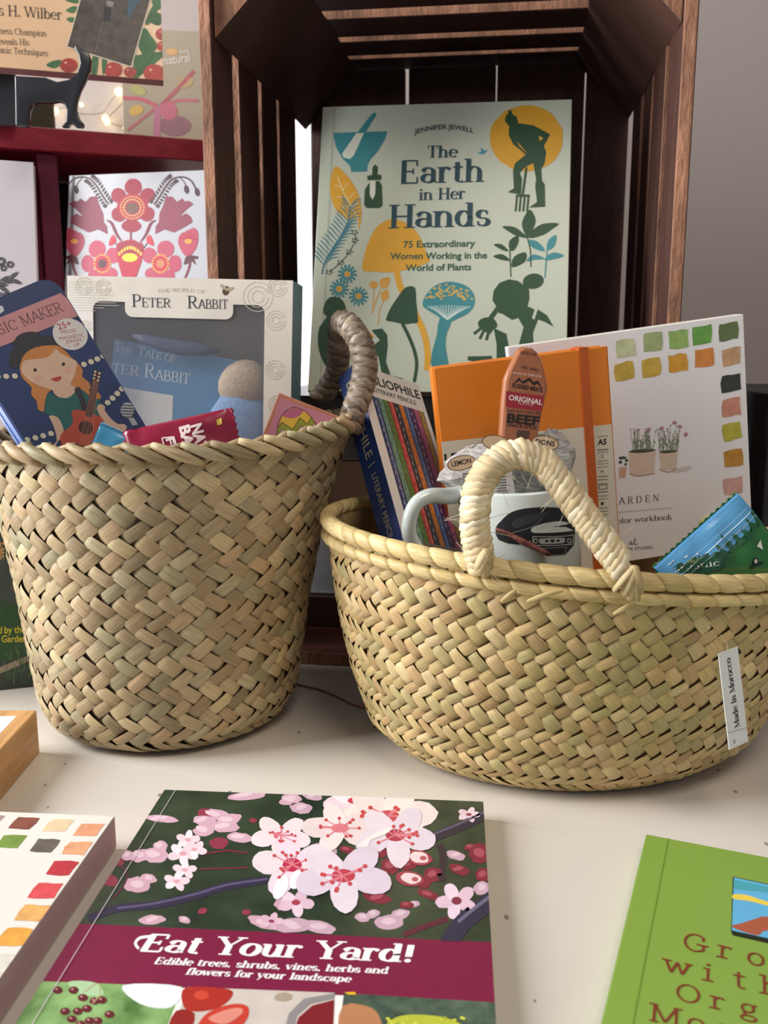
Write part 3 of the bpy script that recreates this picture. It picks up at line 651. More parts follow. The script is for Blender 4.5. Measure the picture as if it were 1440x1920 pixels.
for x, y, r in ((850, 782, 30), (1120, 788, 28), (950, 365, 60), (870, 180, 50), (270, 590, 60), (330, 480, 40), (1160, 225, 24)): blob(a, x, y, r, r * .6, '8e3348')
a.line([(150, 830), (330, 765), (560, 745), (800, 690), (1000, 630), (1250, 590)], 48, '2e2740', 2, 5); a.line([(330, 765), (560, 735), (800, 680), (1000, 622), (1250, 585)], 14, '584f70', 3, 5)
a.line([(860, 430), (1000, 410), (1130, 425)], 9, '7a2436', 2); a.line([(830, 525), (1130, 515)], 8, '7a2436', 2); a.line([(300, 700), (350, 650), (390, 560), (340, 500)], 10, '5a2636', 2, 4)
for x, y, r in ((760, 345, 62), (730, 430, 78), (800, 405, 64), (740, 530, 62), (690, 600, 66)): flower(a, x, y, r * 1.15, 'f0e0e4', 'e6ccd4', 3, .62, random.uniform(0, 70), cen='d8a0a8', dots=False)
flower(a, 1330, 320, 175, 'e4d6d6', 'eed8dc', 3, .55, 20, cen='d86a76'); flower(a, 1400, 500, 230, 'e2d4d8', 'e8d2de', 4, .72, -28, cen='b8284a')
a.ell(1330, 640, 40, 78, 'f6ecee', 6, 25); a.ell(1425, 590, 36, 62, 'f6ecee', 6, 20)
for x, y, rx, ry in ((150, 90, 60, 34), (280, 75, 60, 26), (210, 150, 70, 34), (340, 420, 90, 56), (590, 820, 50, 28), (650, 800, 44, 26), (750, 850, 90, 44), (820, 800, 60, 30), (150, 870, 120, 46), (320, 880, 110, 36), (900, 740, 40, 20), (1160, 440, 60, 26), (1320, 640, 50, 44)): blob(b, x, y, rx, ry, 'c4a2b2'); blob(b, x, y - 5, rx * .5, ry * .5, 'd8bcc8', 2)
b.line([(1340, 190), (1240, 240), (1120, 290), (1010, 335), (930, 365)], 60, '2c2536', 2, 5); b.line([(1340, 170), (1240, 220), (1120, 272), (1010, 315)], 14, '5b5268', 3, 5)
b.line([(1060, 370), (1085, 450), (1070, 540), (1080, 600)], 46, '33252f', 2, 5); b.line([(1400, 700), (1280, 790), (1190, 870), (1110, 990)], 110, '2f2942', 3, 5); b.line([(1390, 680), (1270, 770), (1175, 850)], 22, '6a6480', 4, 5); b.line([(1110, 830), (960, 880), (840, 930)], 34, '5a2032', 2, 4)
for x, y, rx, ry in ((760, 505, 60, 48), (860, 500, 60, 30), (1020, 560, 60, 46), (1180, 528, 66, 30), (1310, 430, 70, 62), (1330, 560, 50, 44), (680, 700, 84, 36), (640, 540, 40, 26), (860, 745, 44, 22), (490, 405, 46, 22), (930, 600, 80, 34), (690, 420, 50, 36), (990, 680, 70, 26), (1250, 390, 40, 20)): blob(b, x, y, rx, ry, '7c2336', 2); blob(b, x - 6, y - 6, rx * .5, ry * .45, 'a24a58', 3)
flower(b, 180, 730, 105, 'e4cad6', 'd8b8c8', 3, .66, 10, cen='a23650', dots=False); flower(b, 1165, 720, 120, 'e6cede', 'dcbccc', 3, .8, 30, cen='7c2c40', dots=False); flower(b, 1240, 190, 66, 'dcc0ca', 'e4ccd4', 3, .5, 0, cen='8c3448', dots=False); flower(b, 30, 845, 70, 'd0a8b8', 'd8b6c4', 3, .6, 0, cen='8e3450', dots=False)
flower(b, 545, 105, 190, 'f0e2e6', 'e6d0d8', 3, .42, 15, cen='c43a4c', dots=False)
flower(b, 745, 200, 280, 'ecdfd8', 'e6d6d2', 4, .5, -8, 6, cen='c04a50'); flower(b, 450, 275, 215, 'e8dad8', 'e2d0d0', 6, .52, 40, 5, cen='d87c80'); flower(b, 790, 320, 235, 'e2d4dc', 'dccfda', 8, .62, 12, 5, cen='a83448'); flower(b, 470, 570, 285, 'e0d2dc', 'd8c8d6', 10, .56, 16, 5, cen='b83c4c')
b.ell(600, 435, 62, 46, 'efe0ea', 9, 10); b.poly([(545, 395), (600, 350), (700, 290), (775, 275), (720, 320), (640, 350), (620, 390), (570, 395)], 'eee4e0', 12, 3)
for x, y in ((930, 455), (880, 585)): b.ell(x, y, 90, 46, '9c3a4a', 5, 10, 14, .06); b.ell(x + 6, y, 62, 34, 'e8cfcf', 6, 10, 14, .1); b.ell(x + 30, y + 4, 20, 14, 'b0585c', 7)
a.build('blossom_photo', yard)
p.poly([(145, 1732), (924, 1767.5), (932, 1881), (60, 1839)], '780f3c', 1); p.poly([(100, 1732), (145, 1732), (60, 1839), (30, 1837)], '780f3c', 1)
t = Print(sh, crop(20, 1730, 1.5652)); t.mb = p.mb
m_ph1 = mat('photo_green_leaves', (70, 110, 50), .4, vscale=60, c2=(150, 190, 120)); m_ph2 = mat('photo_white_cloth', (200, 190, 180), .4, var=.1, vscale=60); m_ph3 = mat('photo_shrubs', (46, 64, 56), .4, vscale=120, c2=(92, 112, 92))
t.poly([(-20, 168), (1450, 236), (1460, 420), (-160, 420)], 'eee8e2', 1)
t.poly([(60, 172), (504, 189), (415, 420), (-120, 420)], m_ph1, 2); t.poly([(520, 190), (952, 207), (925, 420), (440, 420)], m_ph2, 2); t.poly([(978, 208), (1430, 236), (1445, 420), (950, 420)], m_ph3, 2)
t.poly([(330, 185), (500, 190), (470, 250), (380, 240)], 'e6eee8', 3, 4); t.poly([(170, 175), (250, 178), (270, 215), (200, 210)], 'a9c99a', 3, 4)
for x, y in ((160, 262), (185, 200), (212, 222), (246, 232), (197, 262), (224, 254), (290, 271), (232, 290), (255, 290), (138, 200), (268, 229), (180, 285), (205, 300)): t.ell(x, y, 15, 11, '5c1420', 4, 0, 14); t.ell(x - 4, y - 3, 4, 3, 'c88a8a', 5, 0, 8)
t.line([(262, 180), (262, 215), (240, 240)], 3, 'b8a878', 4); t.line([(250, 180), (215, 205)], 3, 'b8a878', 4)
t.poly([(515, 192), (640, 197), (645, 225), (600, 255), (530, 262), (505, 240)], 'a8281e', 3, 4); t.ell(560, 215, 22, 14, 'c8452e', 4); t.poly([(560, 285), (600, 255), (660, 240), (697, 250), (690, 290), (640, 330), (540, 340)], 'c23a2c', 4, 4); t.poly([(580, 285), (620, 262), (670, 252), (680, 268), (630, 300)], 'd88878', 5, 4); t.poly([(485, 260), (540, 268), (520, 330), (460, 330)], '8c1c18', 3, 3)
t.ell(800, 220, 28, 14, 'a89884', 3, 0, 14, .1); t.poly([(800, 340), (815, 270), (860, 225), (952, 208), (950, 225), (880, 240), (840, 275), (825, 340)], '8a8684', 4); t.poly([(825, 340), (845, 280), (885, 245), (950, 228), (945, 340)], '7a1520', 4)
t.poly([(975, 245), (1060, 252), (1090, 300), (1085, 345), (970, 345)], 'b47c54', 3, 3); t.poly([(1085, 320), (1130, 280), (1200, 272), (1290, 285), (1340, 330), (1080, 345)], 'b4bc3a', 4, 4); t.poly([(980, 206), (1010, 205), (1015, 213), (990, 213)], 'e0b020', 4)
for k in range(40): t.ell(random.uniform(1100, 1330), random.uniform(280, 335), 7, 4, random.choice(['d8d84a', '96a630', 'c6cc44']), 5, 0, 7)
t.text('Eat Your Yard!', (376, 84), (1186, 117), 50, 'fbf6f2', 'black', 3, slant=.12); t.line([(376, 78), (366, 62), (380, 46), (410, 42)], 8, 'fbf6f2', 3, 4)
t.text('Edible trees, shrubs, vines, herbs and', (420, 122), (1108, 151), 19, 'fbf6f2', 'black', 3, slant=.15); t.text('flowers for your landscape', (512, 153), (998, 176), 19, 'fbf6f2', 'black', 3, slant=.15)
groove(p, 'c9b8c0', 14, .0072, .0004); p.build('cover_lettering', yard)

# ---------- green gardening book at the lower right
sh = Sheet((.0565, .258, .012), (.928, -.3725, 0), (.3725, .928, 0), .2, .26)
gb = book('paperback_book', 'lime green organic gardening paperback lying at the right of the table', sh, .0115, '82a244', False)
p = Print(sh, crop(940, 1400, 2.88)); gk = '7a3320'
for st, a0, nx in (('Growing', (965, 1088), 7), ('with', (862, 1207), 4), ('Organic', (925, 1362), 7), ('More', (800, 1478), 4)):
    p.text(st, a0, (a0[0] + 172 * nx, a0[1] + 39 * nx), 92, gk, 'slab', 2)
p.poly([(1240, 1000), (1250, 1020), (2000, 1190), (2000, 1160)], '1c2418', 1); p.poly([(1250, 703), (2000, 860), (2000, 1170), (1240, 1002)], '1e2a24', 1); p.poly([(1256, 708), (2000, 866), (2000, 1160), (1244, 994)], '62b0d8', 2)
p.poly([(1254, 800), (1330, 805), (1440, 840), (1700, 900), (1700, 930), (1440, 862), (1330, 835), (1254, 825)], 'e8cc50', 3, 3); p.poly([(1256, 720), (1440, 760), (1440, 790), (1256, 770)], '4aa4b0', 3); p.poly([(1243, 975), (1300, 955), (1380, 930), (1440, 920), (1700, 960), (1700, 1040), (1440, 995), (1380, 1022)], 'a85a40', 3, 3)
groove(p, '6c9430', 1, .0118, .0006); p.build('cover_lettering', gb)

# ---------- watercolour workbook lying at the lower left
sh = Sheet((-.3729, .3199, .021), (.997, -.0769, 0), (.0769, .997, 0), .2, .2)
m_pinkp = mat('pink_page_edges', (206, 178, 180), .7, var=.08, vscale=40, stretch=(1, 1, 60))
wl = book('watercolor_workbook', 'white workbook with red and amber paint swatches lying flat at the left', sh, .020, (222, 217, 208), False, m_pinkp, cat='book')
p = Print(sh, crop(0, 1300, 2.88))
for x, y, c in ((130, 702, '7d4436'), (315, 714, 'dfc49c'), (482, 736, 'd6946e'), (58, 800, '6f8a38'), (242, 823, '5e554c'), (415, 838, 'd99a72'), (335, 945, 'b02c36'), (245, 1066, 'c84448'), (172, 1187, 'd8a25c'), (78, 1315, 'd89a3c'), (5, 1460, 'cfcabb'), (-60, 690, '9a8478')):
    p.swatch(x, y, .0128, .0128, mat('watercolor_' + c, c, .6, var=.16, vscale=160)); 
p.build('paint_swatches', wl)

# ---------- tall green garden book standing at the left edge
sh = Sheet((-.444, .716, 0.0), (.9563, .2924, 0), (0, 0, 1), .149, .195)
gg = book('paperback_book', 'dark green garden photo book standing upright at the far left', sh, .012, mat('photo_dark_garden', (20, 32, 24), .35, vscale=34, c2=(44, 60, 50), coat=.2), False)
p = Print(sh, crop(0, 900, 3.307)); p.poly([(-400, 740), (20, 745), (110, 790), (206, 760), (206, 1070), (120, 1110), (-400, 1180)], mat('photo_lawn', (34, 74, 40), .4, var=.2, vscale=40), 1)
p.poly([(-400, 1180), (0, 1160), (120, 1110), (206, 1075), (206, 1110), (120, 1150), (0, 1200), (-400, 1230)], '9a8d78', 2)
for k in range(70): x = random.uniform(0, 200); y = random.uniform(1060, 1270); p.line([(x, y), (x + random.uniform(-10, 10), y - random.uniform(20, 60))], 4, random.choice(['3f6a3a', '5d7a50', '2a4a30']), 3)
for k in range(60): p.ell(random.uniform(-10, 25), random.uniform(380, 490), 5, 5, random.choice(['c89a4a', 'a86a4a', 'd0b070']), 2, 0, 6)
for k in range(40): p.ell(random.uniform(60, 200), random.uniform(640, 690), 6, 4, random.choice(['8a4a50', '4a6a48', '3a5a40']), 2, 0, 6)
p.text('by the', (28, 950), (157, 946), 42, 'd8c83c', 'sans', 4, weight=.012); p.text('Garden', (10, 1005), (160, 1003), 42, 'd8c83c', 'sans', 4, weight=.012); p.text('d', (-6, 950), (12, 950), 42, 'd8c83c', 'sans', 4, weight=.012)
p.build('cover_lettering', gg)

# ---------- large hardback in the crate
sh = Sheet((-.0705, .8692, .2463), (.9908, -.1354, -.0016), (.0422, .2975, .9538), .235, .2783)
eb = book('hardback_book', 'large pale green illustrated hardback about women and plants inside the crate', sh, .020, (202, 208, 188), True, coat=.1)
GR, TE, YE, WH, IN = '2c4e34', '3f8c92', 'e2a833', 'dfe3d0', '1d4450'
p = Print(sh, crop(570, 180, 2.769))
p.ell(1155, 220, 190, 172, YE, 1, 0, 40, .02); p.poly([(152, 192), (432, 183), (420, 225), (385, 285), (345, 330), (330, 360), (328, 392), (245, 395), (240, 365), (200, 325), (165, 265)], TE, 1)
p.poly([(272, 194), (312, 192), (258, 310), (238, 328), (205, 320), (198, 300)], WH, 2); p.poly([(276, 192), (350, 95), (368, 84), (376, 98), (318, 190)], TE, 2)
p.poly([(165, 365), (210, 400), (255, 455), (285, 520), (298, 590), (297, 640), (285, 695), (278, 640), (230, 640), (180, 610), (150, 560), (135, 490), (140, 420)], YE, 1, 3)
p.line([(175, 420), (205, 500), (250, 580), (285, 650)], 5, 'efd9a0', 2, 4)
for q in (((195, 475), (160, 460)), ((215, 525), (170, 525)), ((240, 570), (190, 580)), ((200, 490), (230, 450)), ((222, 540), (262, 500)), ((246, 580), (282, 555))): p.line(q, 4, 'efd9a0', 2)
p.poly([(356, 370), (370, 355), (384, 370), (382, 408), (402, 410), (402, 436), (330, 438), (328, 415), (354, 410)], GR, 1); p.poly([(325, 470), (345, 445), (390, 440), (405, 465), (408, 570), (390, 582), (325, 582), (312, 565), (315, 490)], GR, 1); p.poly([(342, 445), (372, 442), (370, 510), (356, 540), (342, 515)], WH, 2)
st = [(92, 925), (110, 860), (150, 790), (195, 720), (228, 650), (240, 575)]; p.line(st, 7, '3f7f8e', 3, 5)
for (x, y) in catmull(st, 4)[3:]:
    for s in (-1, 1):
        L = 75 if y > 640 else 60; p.line([(x, y), (x + s * L * .5, y - 35 - (8 if s < 0 else 0)), (x + s * L * (.75 if s < 0 else 1.0), y - (60 if s < 0 else 42))], 6, '3f8796', 3, 3, True)
st = [(130, 915), (190, 865), (235, 810), (265, 750), (262, 710)]; p.line(st, 4, '2c3a34', 3, 4)
for x, y in st:
    for k in range(5): a = k * 1.3; p.ell(x + math.cos(a) * 14, y + math.sin(a) * 11, 6, 4, '34443a', 3, math.degrees(a), 7)
for cx, cy in ((225, 925), (183, 1002), (283, 1040)):
    for k in range(13): a = k * 6.283 / 13 + .1; p.line([(cx + math.cos(a) * 18, cy + math.sin(a) * 18), (cx + math.cos(a) * 50, cy + math.sin(a) * 50)], 11, TE, 2)
    p.ell(cx, cy, 15, 15, 'dba444', 3)
p.ell(362, 980, 22, 20, 'd9a34a', 1); p.poly([(392, 985), (400, 950), (445, 942), (440, 985), (415, 1000)], 'd9a34a', 1, 3); p.poly([(400, 1050), (405, 1018), (435, 1005), (440, 1050), (415, 1062)], 'd9a34a', 1, 3)
for q in (((365, 1000), (355, 1130)), ((400, 1000), (375, 1060), (352, 1130)), ((415, 1062), (395, 1100), (383, 1190))): p.line(q, 5, 'd9a34a', 1)
p.poly([(305, 905), (310, 840), (330, 770), (370, 690), (420, 650), (460, 640), (520, 655), (580, 700), (620, 770), (640, 830), (650, 860), (560, 895), (450, 915), (370, 912)], YE, 1, 3); p.line([(480, 905), (500, 990), (545, 1070), (595, 1165), (628, 1250), (642, 1340), (638, 1425)], 32, YE, 1, 5)
p.poly([(100, 1105), (120, 1055), (155, 1042), (195, 1055), (217, 1095), (210, 1130), (185, 1145), (215, 1200), (240, 1280), (225, 1350), (200, 1440), (150, 1440), (105, 1390), (78, 1320), (72, 1260), (80, 1200), (118, 1148), (102, 1130)], GR, 2, 2)
p.poly([(265, 1175), (300, 1180), (365, 1250), (320, 1275), (285, 1250)], YE, 2); p.poly([(325, 1275), (388, 1265), (330, 1320)], 'd4dcd0', 3); p.poly([(350, 1215), (405, 1207), (432, 1240), (435, 1300), (425, 1380), (450, 1450), (520, 1468), (410, 1472), (385, 1345), (345, 1440), (320, 1400), (345, 1310), (395, 1268)], GR, 2)
p.poly([(425, 1162), (450, 1100), (490, 1040), (520, 1000), (550, 988), (578, 998), (582, 1060), (592, 1150), (590, 1178), (560, 1180), (530, 1185), (495, 1180), (450, 1170)], GR, 2, 2); p.line([(510, 1180), (545, 1250), (575, 1330), (585, 1400), (572, 1485)], 17, GR, 2, 4)
p.poly([(705, 1150), (768, 1160), (742, 1230), (735, 1300), (745, 1360), (745, 1420), (665, 1415), (665, 1330), (690, 1240)], TE, 2, 2); p.poly([(615, 1080), (635, 1030), (680, 985), (740, 965), (800, 970), (855, 995), (885, 1040), (882, 1090), (850, 1130), (800, 1155), (760, 1172), (720, 1165), (690, 1140), (640, 1110)], TE, 2, 3)
for k in range(64):
    a = random.uniform(3.3, 6.15); d = random.uniform(.15, .93) ** .6; p.ell(752 + math.cos(a) * 128 * d, 1068 + math.sin(a) * 96 * d, 8, 5, 'd9b25a', 3, 0, 7)
for k in range(15): a = -58 + k * 8.3; p.line([(745 + a * .35, 1165 - abs(a) * .3), (750 + a * 1.1, 1125 - abs(a) * .15), (752 + a * 1.9, 1085 + abs(a) * .12)], 4, 'cfe0da', 3, 3)
p.poly([(1042, 130), (1050, 100), (1062, 92), (1058, 78), (1075, 72), (1082, 95), (1105, 110), (1112, 142), (1190, 152), (1278, 200), (1245, 262), (1258, 290), (1250, 350), (1232, 380), (1235, 440), (1250, 460), (1252, 575), (1168, 580), (1210, 550), (1200, 470), (1205, 430), (1190, 350), (1150, 368), (1120, 400), (1132, 430), (1126, 512), (1058, 500), (1090, 480), (1085, 390), (1095, 350), (1150, 305), (1110, 270), (1085, 250), (1062, 200), (1066, 160)], GR, 2)
p.poly([(1105, 235), (1160, 300), (1118, 262)], YE, 3); p.poly([(1218, 208), (1242, 218), (1225, 236)], YE, 3); p.line([(1155, 370), (1134, 520)], 12, GR, 3)
p.line([(1100, 518), (1172, 518)], 12, GR, 3)
for k in range(4): p.line([(1106 + k * 20, 518), (1098 + k * 20, 600)], 10, GR, 3)
for pts, c in ((((1170, 590), (1202, 640), (1190, 690), (1165, 735), (1142, 705), (1132, 655)), GR), (((1030, 678), (1090, 680), (1140, 715), (1158, 738), (1100, 725), (1060, 702)), GR), (((1322, 662), (1240, 664), (1185, 700), (1170, 738), (1240, 722), (1290, 690)), GR), (((1110, 725), (1112, 765), (1085, 805), (1065, 790), (1068, 750)), GR), (((985, 772), (1025, 770), (1062, 805), (1030, 800)), GR), (((982, 832), (1030, 822), (1070, 855), (1020, 850)), GR), (((1150, 812), (1148, 860), (1080, 890), (1090, 835)), GR), (((1160, 750), (1210, 755), (1252, 805), (1190, 790)), TE), (((1310, 722), (1300, 780), (1262, 800), (1268, 750)), TE), (((1155, 858), (1190, 822), (1250, 845), (1200, 850)), TE), (((1350, 832), (1300, 812), (1262, 830), (1255, 855)), TE)): p.poly(pts, c, 2, 3)
p.line([(1160, 735), (1175, 800), (1178, 888)], 6, GR, 2); p.line([(1068, 795), (1074, 940)], 6, GR, 2); p.line([(1262, 795), (1250, 945)], 6, TE, 2)
p.ell(1190, 962, 55, 40, GR, 2, -10); p.poly([(978, 1060), (985, 1010), (1015, 970), (1065, 952), (1110, 960), (1145, 985), (1168, 1005), (1170, 1050), (1160, 1092), (1196, 1108), (1182, 1152), (1196, 1162), (1214, 1108), (1262, 1140), (1295, 1198), (1248, 1172), (1215, 1160), (1188, 1230), (1192, 1310), (1110, 1310), (1140, 1200), (1112, 1152), (1080, 1162), (1052, 1145), (1032, 1132), (1010, 1126), (1002, 1098)], GR, 2)
p.line([(1008, 1100), (960, 1165)], 24, GR, 2); p.poly([(905, 1170), (940, 1150), (985, 1156), (1004, 1195), (980, 1215), (965, 1235), (930, 1218), (908, 1200)], GR, 2, 2)
for q in (((920, 1205), (882, 1235)), ((935, 1215), (912, 1262)), ((960, 1220), (946, 1268))): p.line(q, 14, GR, 2)
p.poly([(985, 1205), (1050, 1235), (1082, 1400), (1000, 1400), (1000, 1290)], GR, 2); p.poly([(850, 1352), (975, 1350), (978, 1370), (935, 1376), (930, 1400), (890, 1400), (885, 1378), (850, 1372)], GR, 2); p.poly([(1255, 1285), (1302, 1268), (1302, 1290)], GR, 2)
p.poly([(898, 296), (920, 290), (918, 268), (935, 282), (952, 282), (938, 300), (915, 302)], '4a98a4', 2)
p.text('JENNIFER JEWELL', (572, 200), (880, 194), 24, '3c5a56', 'sans', 3, weight=.02, bow=1.0)
p.text('The', (640, 320), (798, 317), 60, IN, 'bold', 3); p.text('Earth', (497, 454), (940, 443), 116, IN, 'bold', 3); p.text('in Her', (597, 541), (840, 533), 58, IN, 'bold', 3); p.text('Hands', (445, 686), (972, 672), 118, IN, 'bold', 3)
for st, a0, b0 in (('75 Extraordinary', (515, 788), (888, 781)), ('Women Working in the', (447, 849), (950, 843)), ('World of Plants', (527, 909), (868, 904))): p.text(st, a0, b0, 33, '2f5a48', 'sans', 3, weight=.022)
p.build('cover_artwork', eb)
p = Print(sh); p.raw([(.0105, 0), (.0125, 0), (.0125, .2783), (.0105, .2783)], 'b4bcaa', 0); p.build('hinge_groove', eb)
# lying books and boxes stacked in the crate under the hardback
st = [('dark brown book lying lowest in the stack inside the crate', '4a3028', .030, False), ('grey book with teal spine line lying inside the crate', '8a929a', .085, True), ('brown wrapped book lying mid stack inside the crate', '6a5444', .050, False), ('pale grey box lying under the hardback inside the crate', 'a8a49c', .030, True), ('black book lying topmost beneath the large hardback', '201c1c', .034, False)]
z = .0125
for i, (lb, c, hgt, hard) in enumerate(st):
    w0 = .075 + .01 * (i % 2) - (.015 if i == 4 else 0); s2 = Sheet(cf.P(-.066 + .004 * (i % 3), w0, z + hgt), cf.u, cf.d, .33 - .01 * i, .24)
    o = book('lying_book', lb, s2, hgt - .0006, c, hard, group='books lying in the crate', pages=mat('book_pages_%d' % i, c, .6, var=.1) if not hard else mat('grey_pages', (150, 152, 156), .5, var=.08, vscale=80)); z += hgt

# ---------- pink poppy pattern book on the shelf
sh = Sheet((-.3308, .9674, .2594), *frame(-15.6, 9.2, -.5), .1615, .1995); sh.bl -= sh.v * .0055; sh.H = .205
pb = book('hardback_book', 'white hardback with red poppy and bird pattern under the red shelf', sh, .018, (188, 188, 192), True, coat=.3)
RD, PK, DP, MA = '9a1a30', 'b8465e', '8c384c', '40141e'
p = Print(sh, crop(120, 300, 5.143)); mir = lambda q: [(1300 - x, y) for x, y in q]
def petals(lst, c, l):
    for x, y, rx, ry, ro in lst: p.ell(x, y, rx, ry, c, l, ro, 16, .03)
petals(((668, 262, 84, 82, 0), (528, 345, 70, 78, -40), (805, 345, 70, 78, 40), (530, 525, 72, 72, 30), (800, 520, 74, 72, -30), (650, 635, 96, 62, 0)), RD, 2); p.ell(660, 455, 150, 130, 'a81f34', 3)
for r_, n_ in ((112, 26), (82, 20)):
    for k in range(n_): a = k * 6.283 / n_; p.ell(660 + math.cos(a) * r_, 460 + math.sin(a) * r_ * .95, 10, 9, 'e8a060' if r_ > 100 else 'd8b070', 4, 0, 8)
p.ell(660, 465, 60, 52, '6a4a38', 5)
bird = [(880, 715), (885, 640), (915, 600), (920, 520), (960, 430), (985, 350), (1045, 355), (1090, 405), (1140, 370), (1165, 400), (1205, 395), (1250, 425), (1190, 470), (1115, 545), (1180, 515), (1225, 550), (1240, 600), (1150, 655), (1060, 700), (970, 670), (930, 690)]
p.poly(bird, DP, 2); p.poly(mir(bird), DP, 2); p.ell(912, 640, 10, 10, '7a2030', 3); br_ = [(870, 430), (930, 340), (1000, 230), (1060, 178), (1150, 165), (1230, 205), (1282, 300)]
for M in (lambda q: q, mir):
    p.line(M(br_), 15, MA, 2, 5)
    for x, y in catmull(br_[:4], 4):
        for s in (-1, 1): c = M([(x + s * 30, y - 26 if s < 0 else y + 20)])[0]; p.ell(c[0], c[1], 22, 10, MA, 2, (60 if s < 0 else 30) * (1 if M is not mir else -1), 10)
    for q in ((1285, 310), (1182, 285)): c = M([q])[0]; p.ell(c[0], c[1], 24, 42, MA, 2, -12, 12)
    p.line(M([(1120, 170), (1165, 220), (1180, 260)]), 8, MA, 2); p.line(M([(890, 582), (840, 610), (790, 720), (730, 800)]), 28, '7a2030', 2, 4, True)
    pop = [(1100, 790), (1120, 720), (1180, 690), (1240, 655), (1285, 680), (1296, 760), (1275, 850), (1215, 925), (1165, 920), (1120, 850)]; p.poly(M(pop), PK, 2, 3)
    for k in range(6): a = R(-150 + k * 26); p.line(M([(1195, 790), (1195 + math.cos(a) * 95, 790 + math.sin(a) * 110)]), 9, 'b02c3c', 3)
    c = M([(1200, 785)])[0]; p.ell(c[0], c[1], 36, 24, 'e8a040', 4); p.poly(M([(1155, 1010), (1170, 940), (1215, 915), (1295, 930), (1290, 955), (1255, 955), (1275, 1015), (1225, 970), (1190, 1000)]), '5a2230', 3); p.line(M([(1222, 960), (1205, 1050), (1165, 1150)]), 22, '7a2a38', 2)
    c = M([(930, 1000)])[0]; sx = 1 if M is not mir else -1
    petals([(c[0] + sx * x, c[1] + y, rx, ry, 0) for x, y, rx, ry in ((50, -140, 82, 84), (-105, -80, 72, 76), (140, 0, 64, 84), (-70, 95, 80, 60), (60, 120, 80, 70))], PK if sx > 0 else 'c04860', 2); p.ell(c[0], c[1], 82, 88, 'c22c44', 3)
    for k in range(18): a = k * .349; p.ell(c[0] + math.cos(a) * 76, c[1] + math.sin(a) * 84, 10, 10, 'e8b040', 4, 0, 8)
    p.ell(c[0], c[1], 40, 42, 'c88050' if sx > 0 else '5a3030', 5)
    p.poly(M([(795, 760), (830, 720), (865, 790), (860, 830), (805, 800)]), 'c83040', 2, 2); p.line(M([(805, 800), (770, 850)]), 9, MA, 2)
p.line([(645, 690), (645, 780)], 16, '7a2030', 2); p.poly([(505, 835), (560, 790), (650, 765), (720, 795), (772, 840), (700, 1120), (560, 1120)], 'b8203a', 4, 2); p.ell(640, 850, 125, 70, '9c2434', 5)
for k in range(9): p.ell(535 + k * 26, 905 - 60 * math.sin(math.pi * k / 8), 12, 20, 'e8c040', 6, 0, 9)
p.ell(637, 942, 76, 42, 'ecd03a', 7); p.build('cover_artwork', pb)
p = Print(sh); p.raw([(.004, 0), (.007, 0), (.007, .204), (.004, .204)], '6a6870', 1); p.build('hinge_groove', pb)

# ---------- white botanical book, dark books behind
sh = Sheet((-.538, .8935, .2542), *frame(15.3, 6.1, -1.5), .2, .2165)
wb = book('hardback_book', 'white cover book with grey botanical engraving at the upper left', sh, .016, (222, 216, 220), True, coat=.05)
p = Print(sh, crop(0, 280, 5.65))
for x, y, r in ((10, 1190, 60), (110, 1220, 46), (40, 1260, 40), (-60, 1210, 60)):
    for k in range(9): a = k * .7; p.ell(x + math.cos(a) * r * .6, y + math.sin(a) * r * .55, r * .36, r * .3, random.choice(['55555a', '6c6c70', '48484c']), 1, 0, 9, .15)
for x, y, a in ((60, 1370, -20), (140, 1340, -35), (170, 1400, 20), (20, 1430, 10), (-50, 1380, 30), (40, 1480, 30), (90, 1400, 5), (80, 1535, 0), (-20, 1530, 10)):
    c, s = math.cos(R(a)), math.sin(R(a)); L = 75; p.poly([(x - c * L, y - s * L), (x - s * -22, y - c * 24), (x + c * L, y + s * L), (x - s * 22, y + c * 24)], '4c4c50', 1, 2); p.line([(x - c * L, y - s * L), (x + c * L, y + s * L)], 3, 'a8a8ac', 2)
p.build('cover_engraving', wb)
def upright_book(label, x, y, w, d, h, z, c, yaw=0, group='books in shadow on the shelf'):
    u, v = frame(yaw, 0, 0); s2 = Sheet((x, y, z), u, v, w, h); o = book('shelf_book', label, s2, d, c, False, pages=mat('dim_pages', (150, 140, 126), .8), group=group); return o
upright_book('dim teal book behind the white botanical book', -.402, 1.070, .028, .1, .20, .2535, '24384a', 22)
upright_book('cream spined short book in the dark of the shelf', -.392, 1.045, .012, .05, .085, .2535, 'b8ac94', 22)
upright_book('navy book standing on the red shelf beside the black easel', -.498, .985, .085, .05, .12, .5005, '1a2238', 22)
upright_book('small muted green book on the red shelf behind the easel', -.425, 1.085, .06, .03, .062, .5005, '5a6a58', 15)
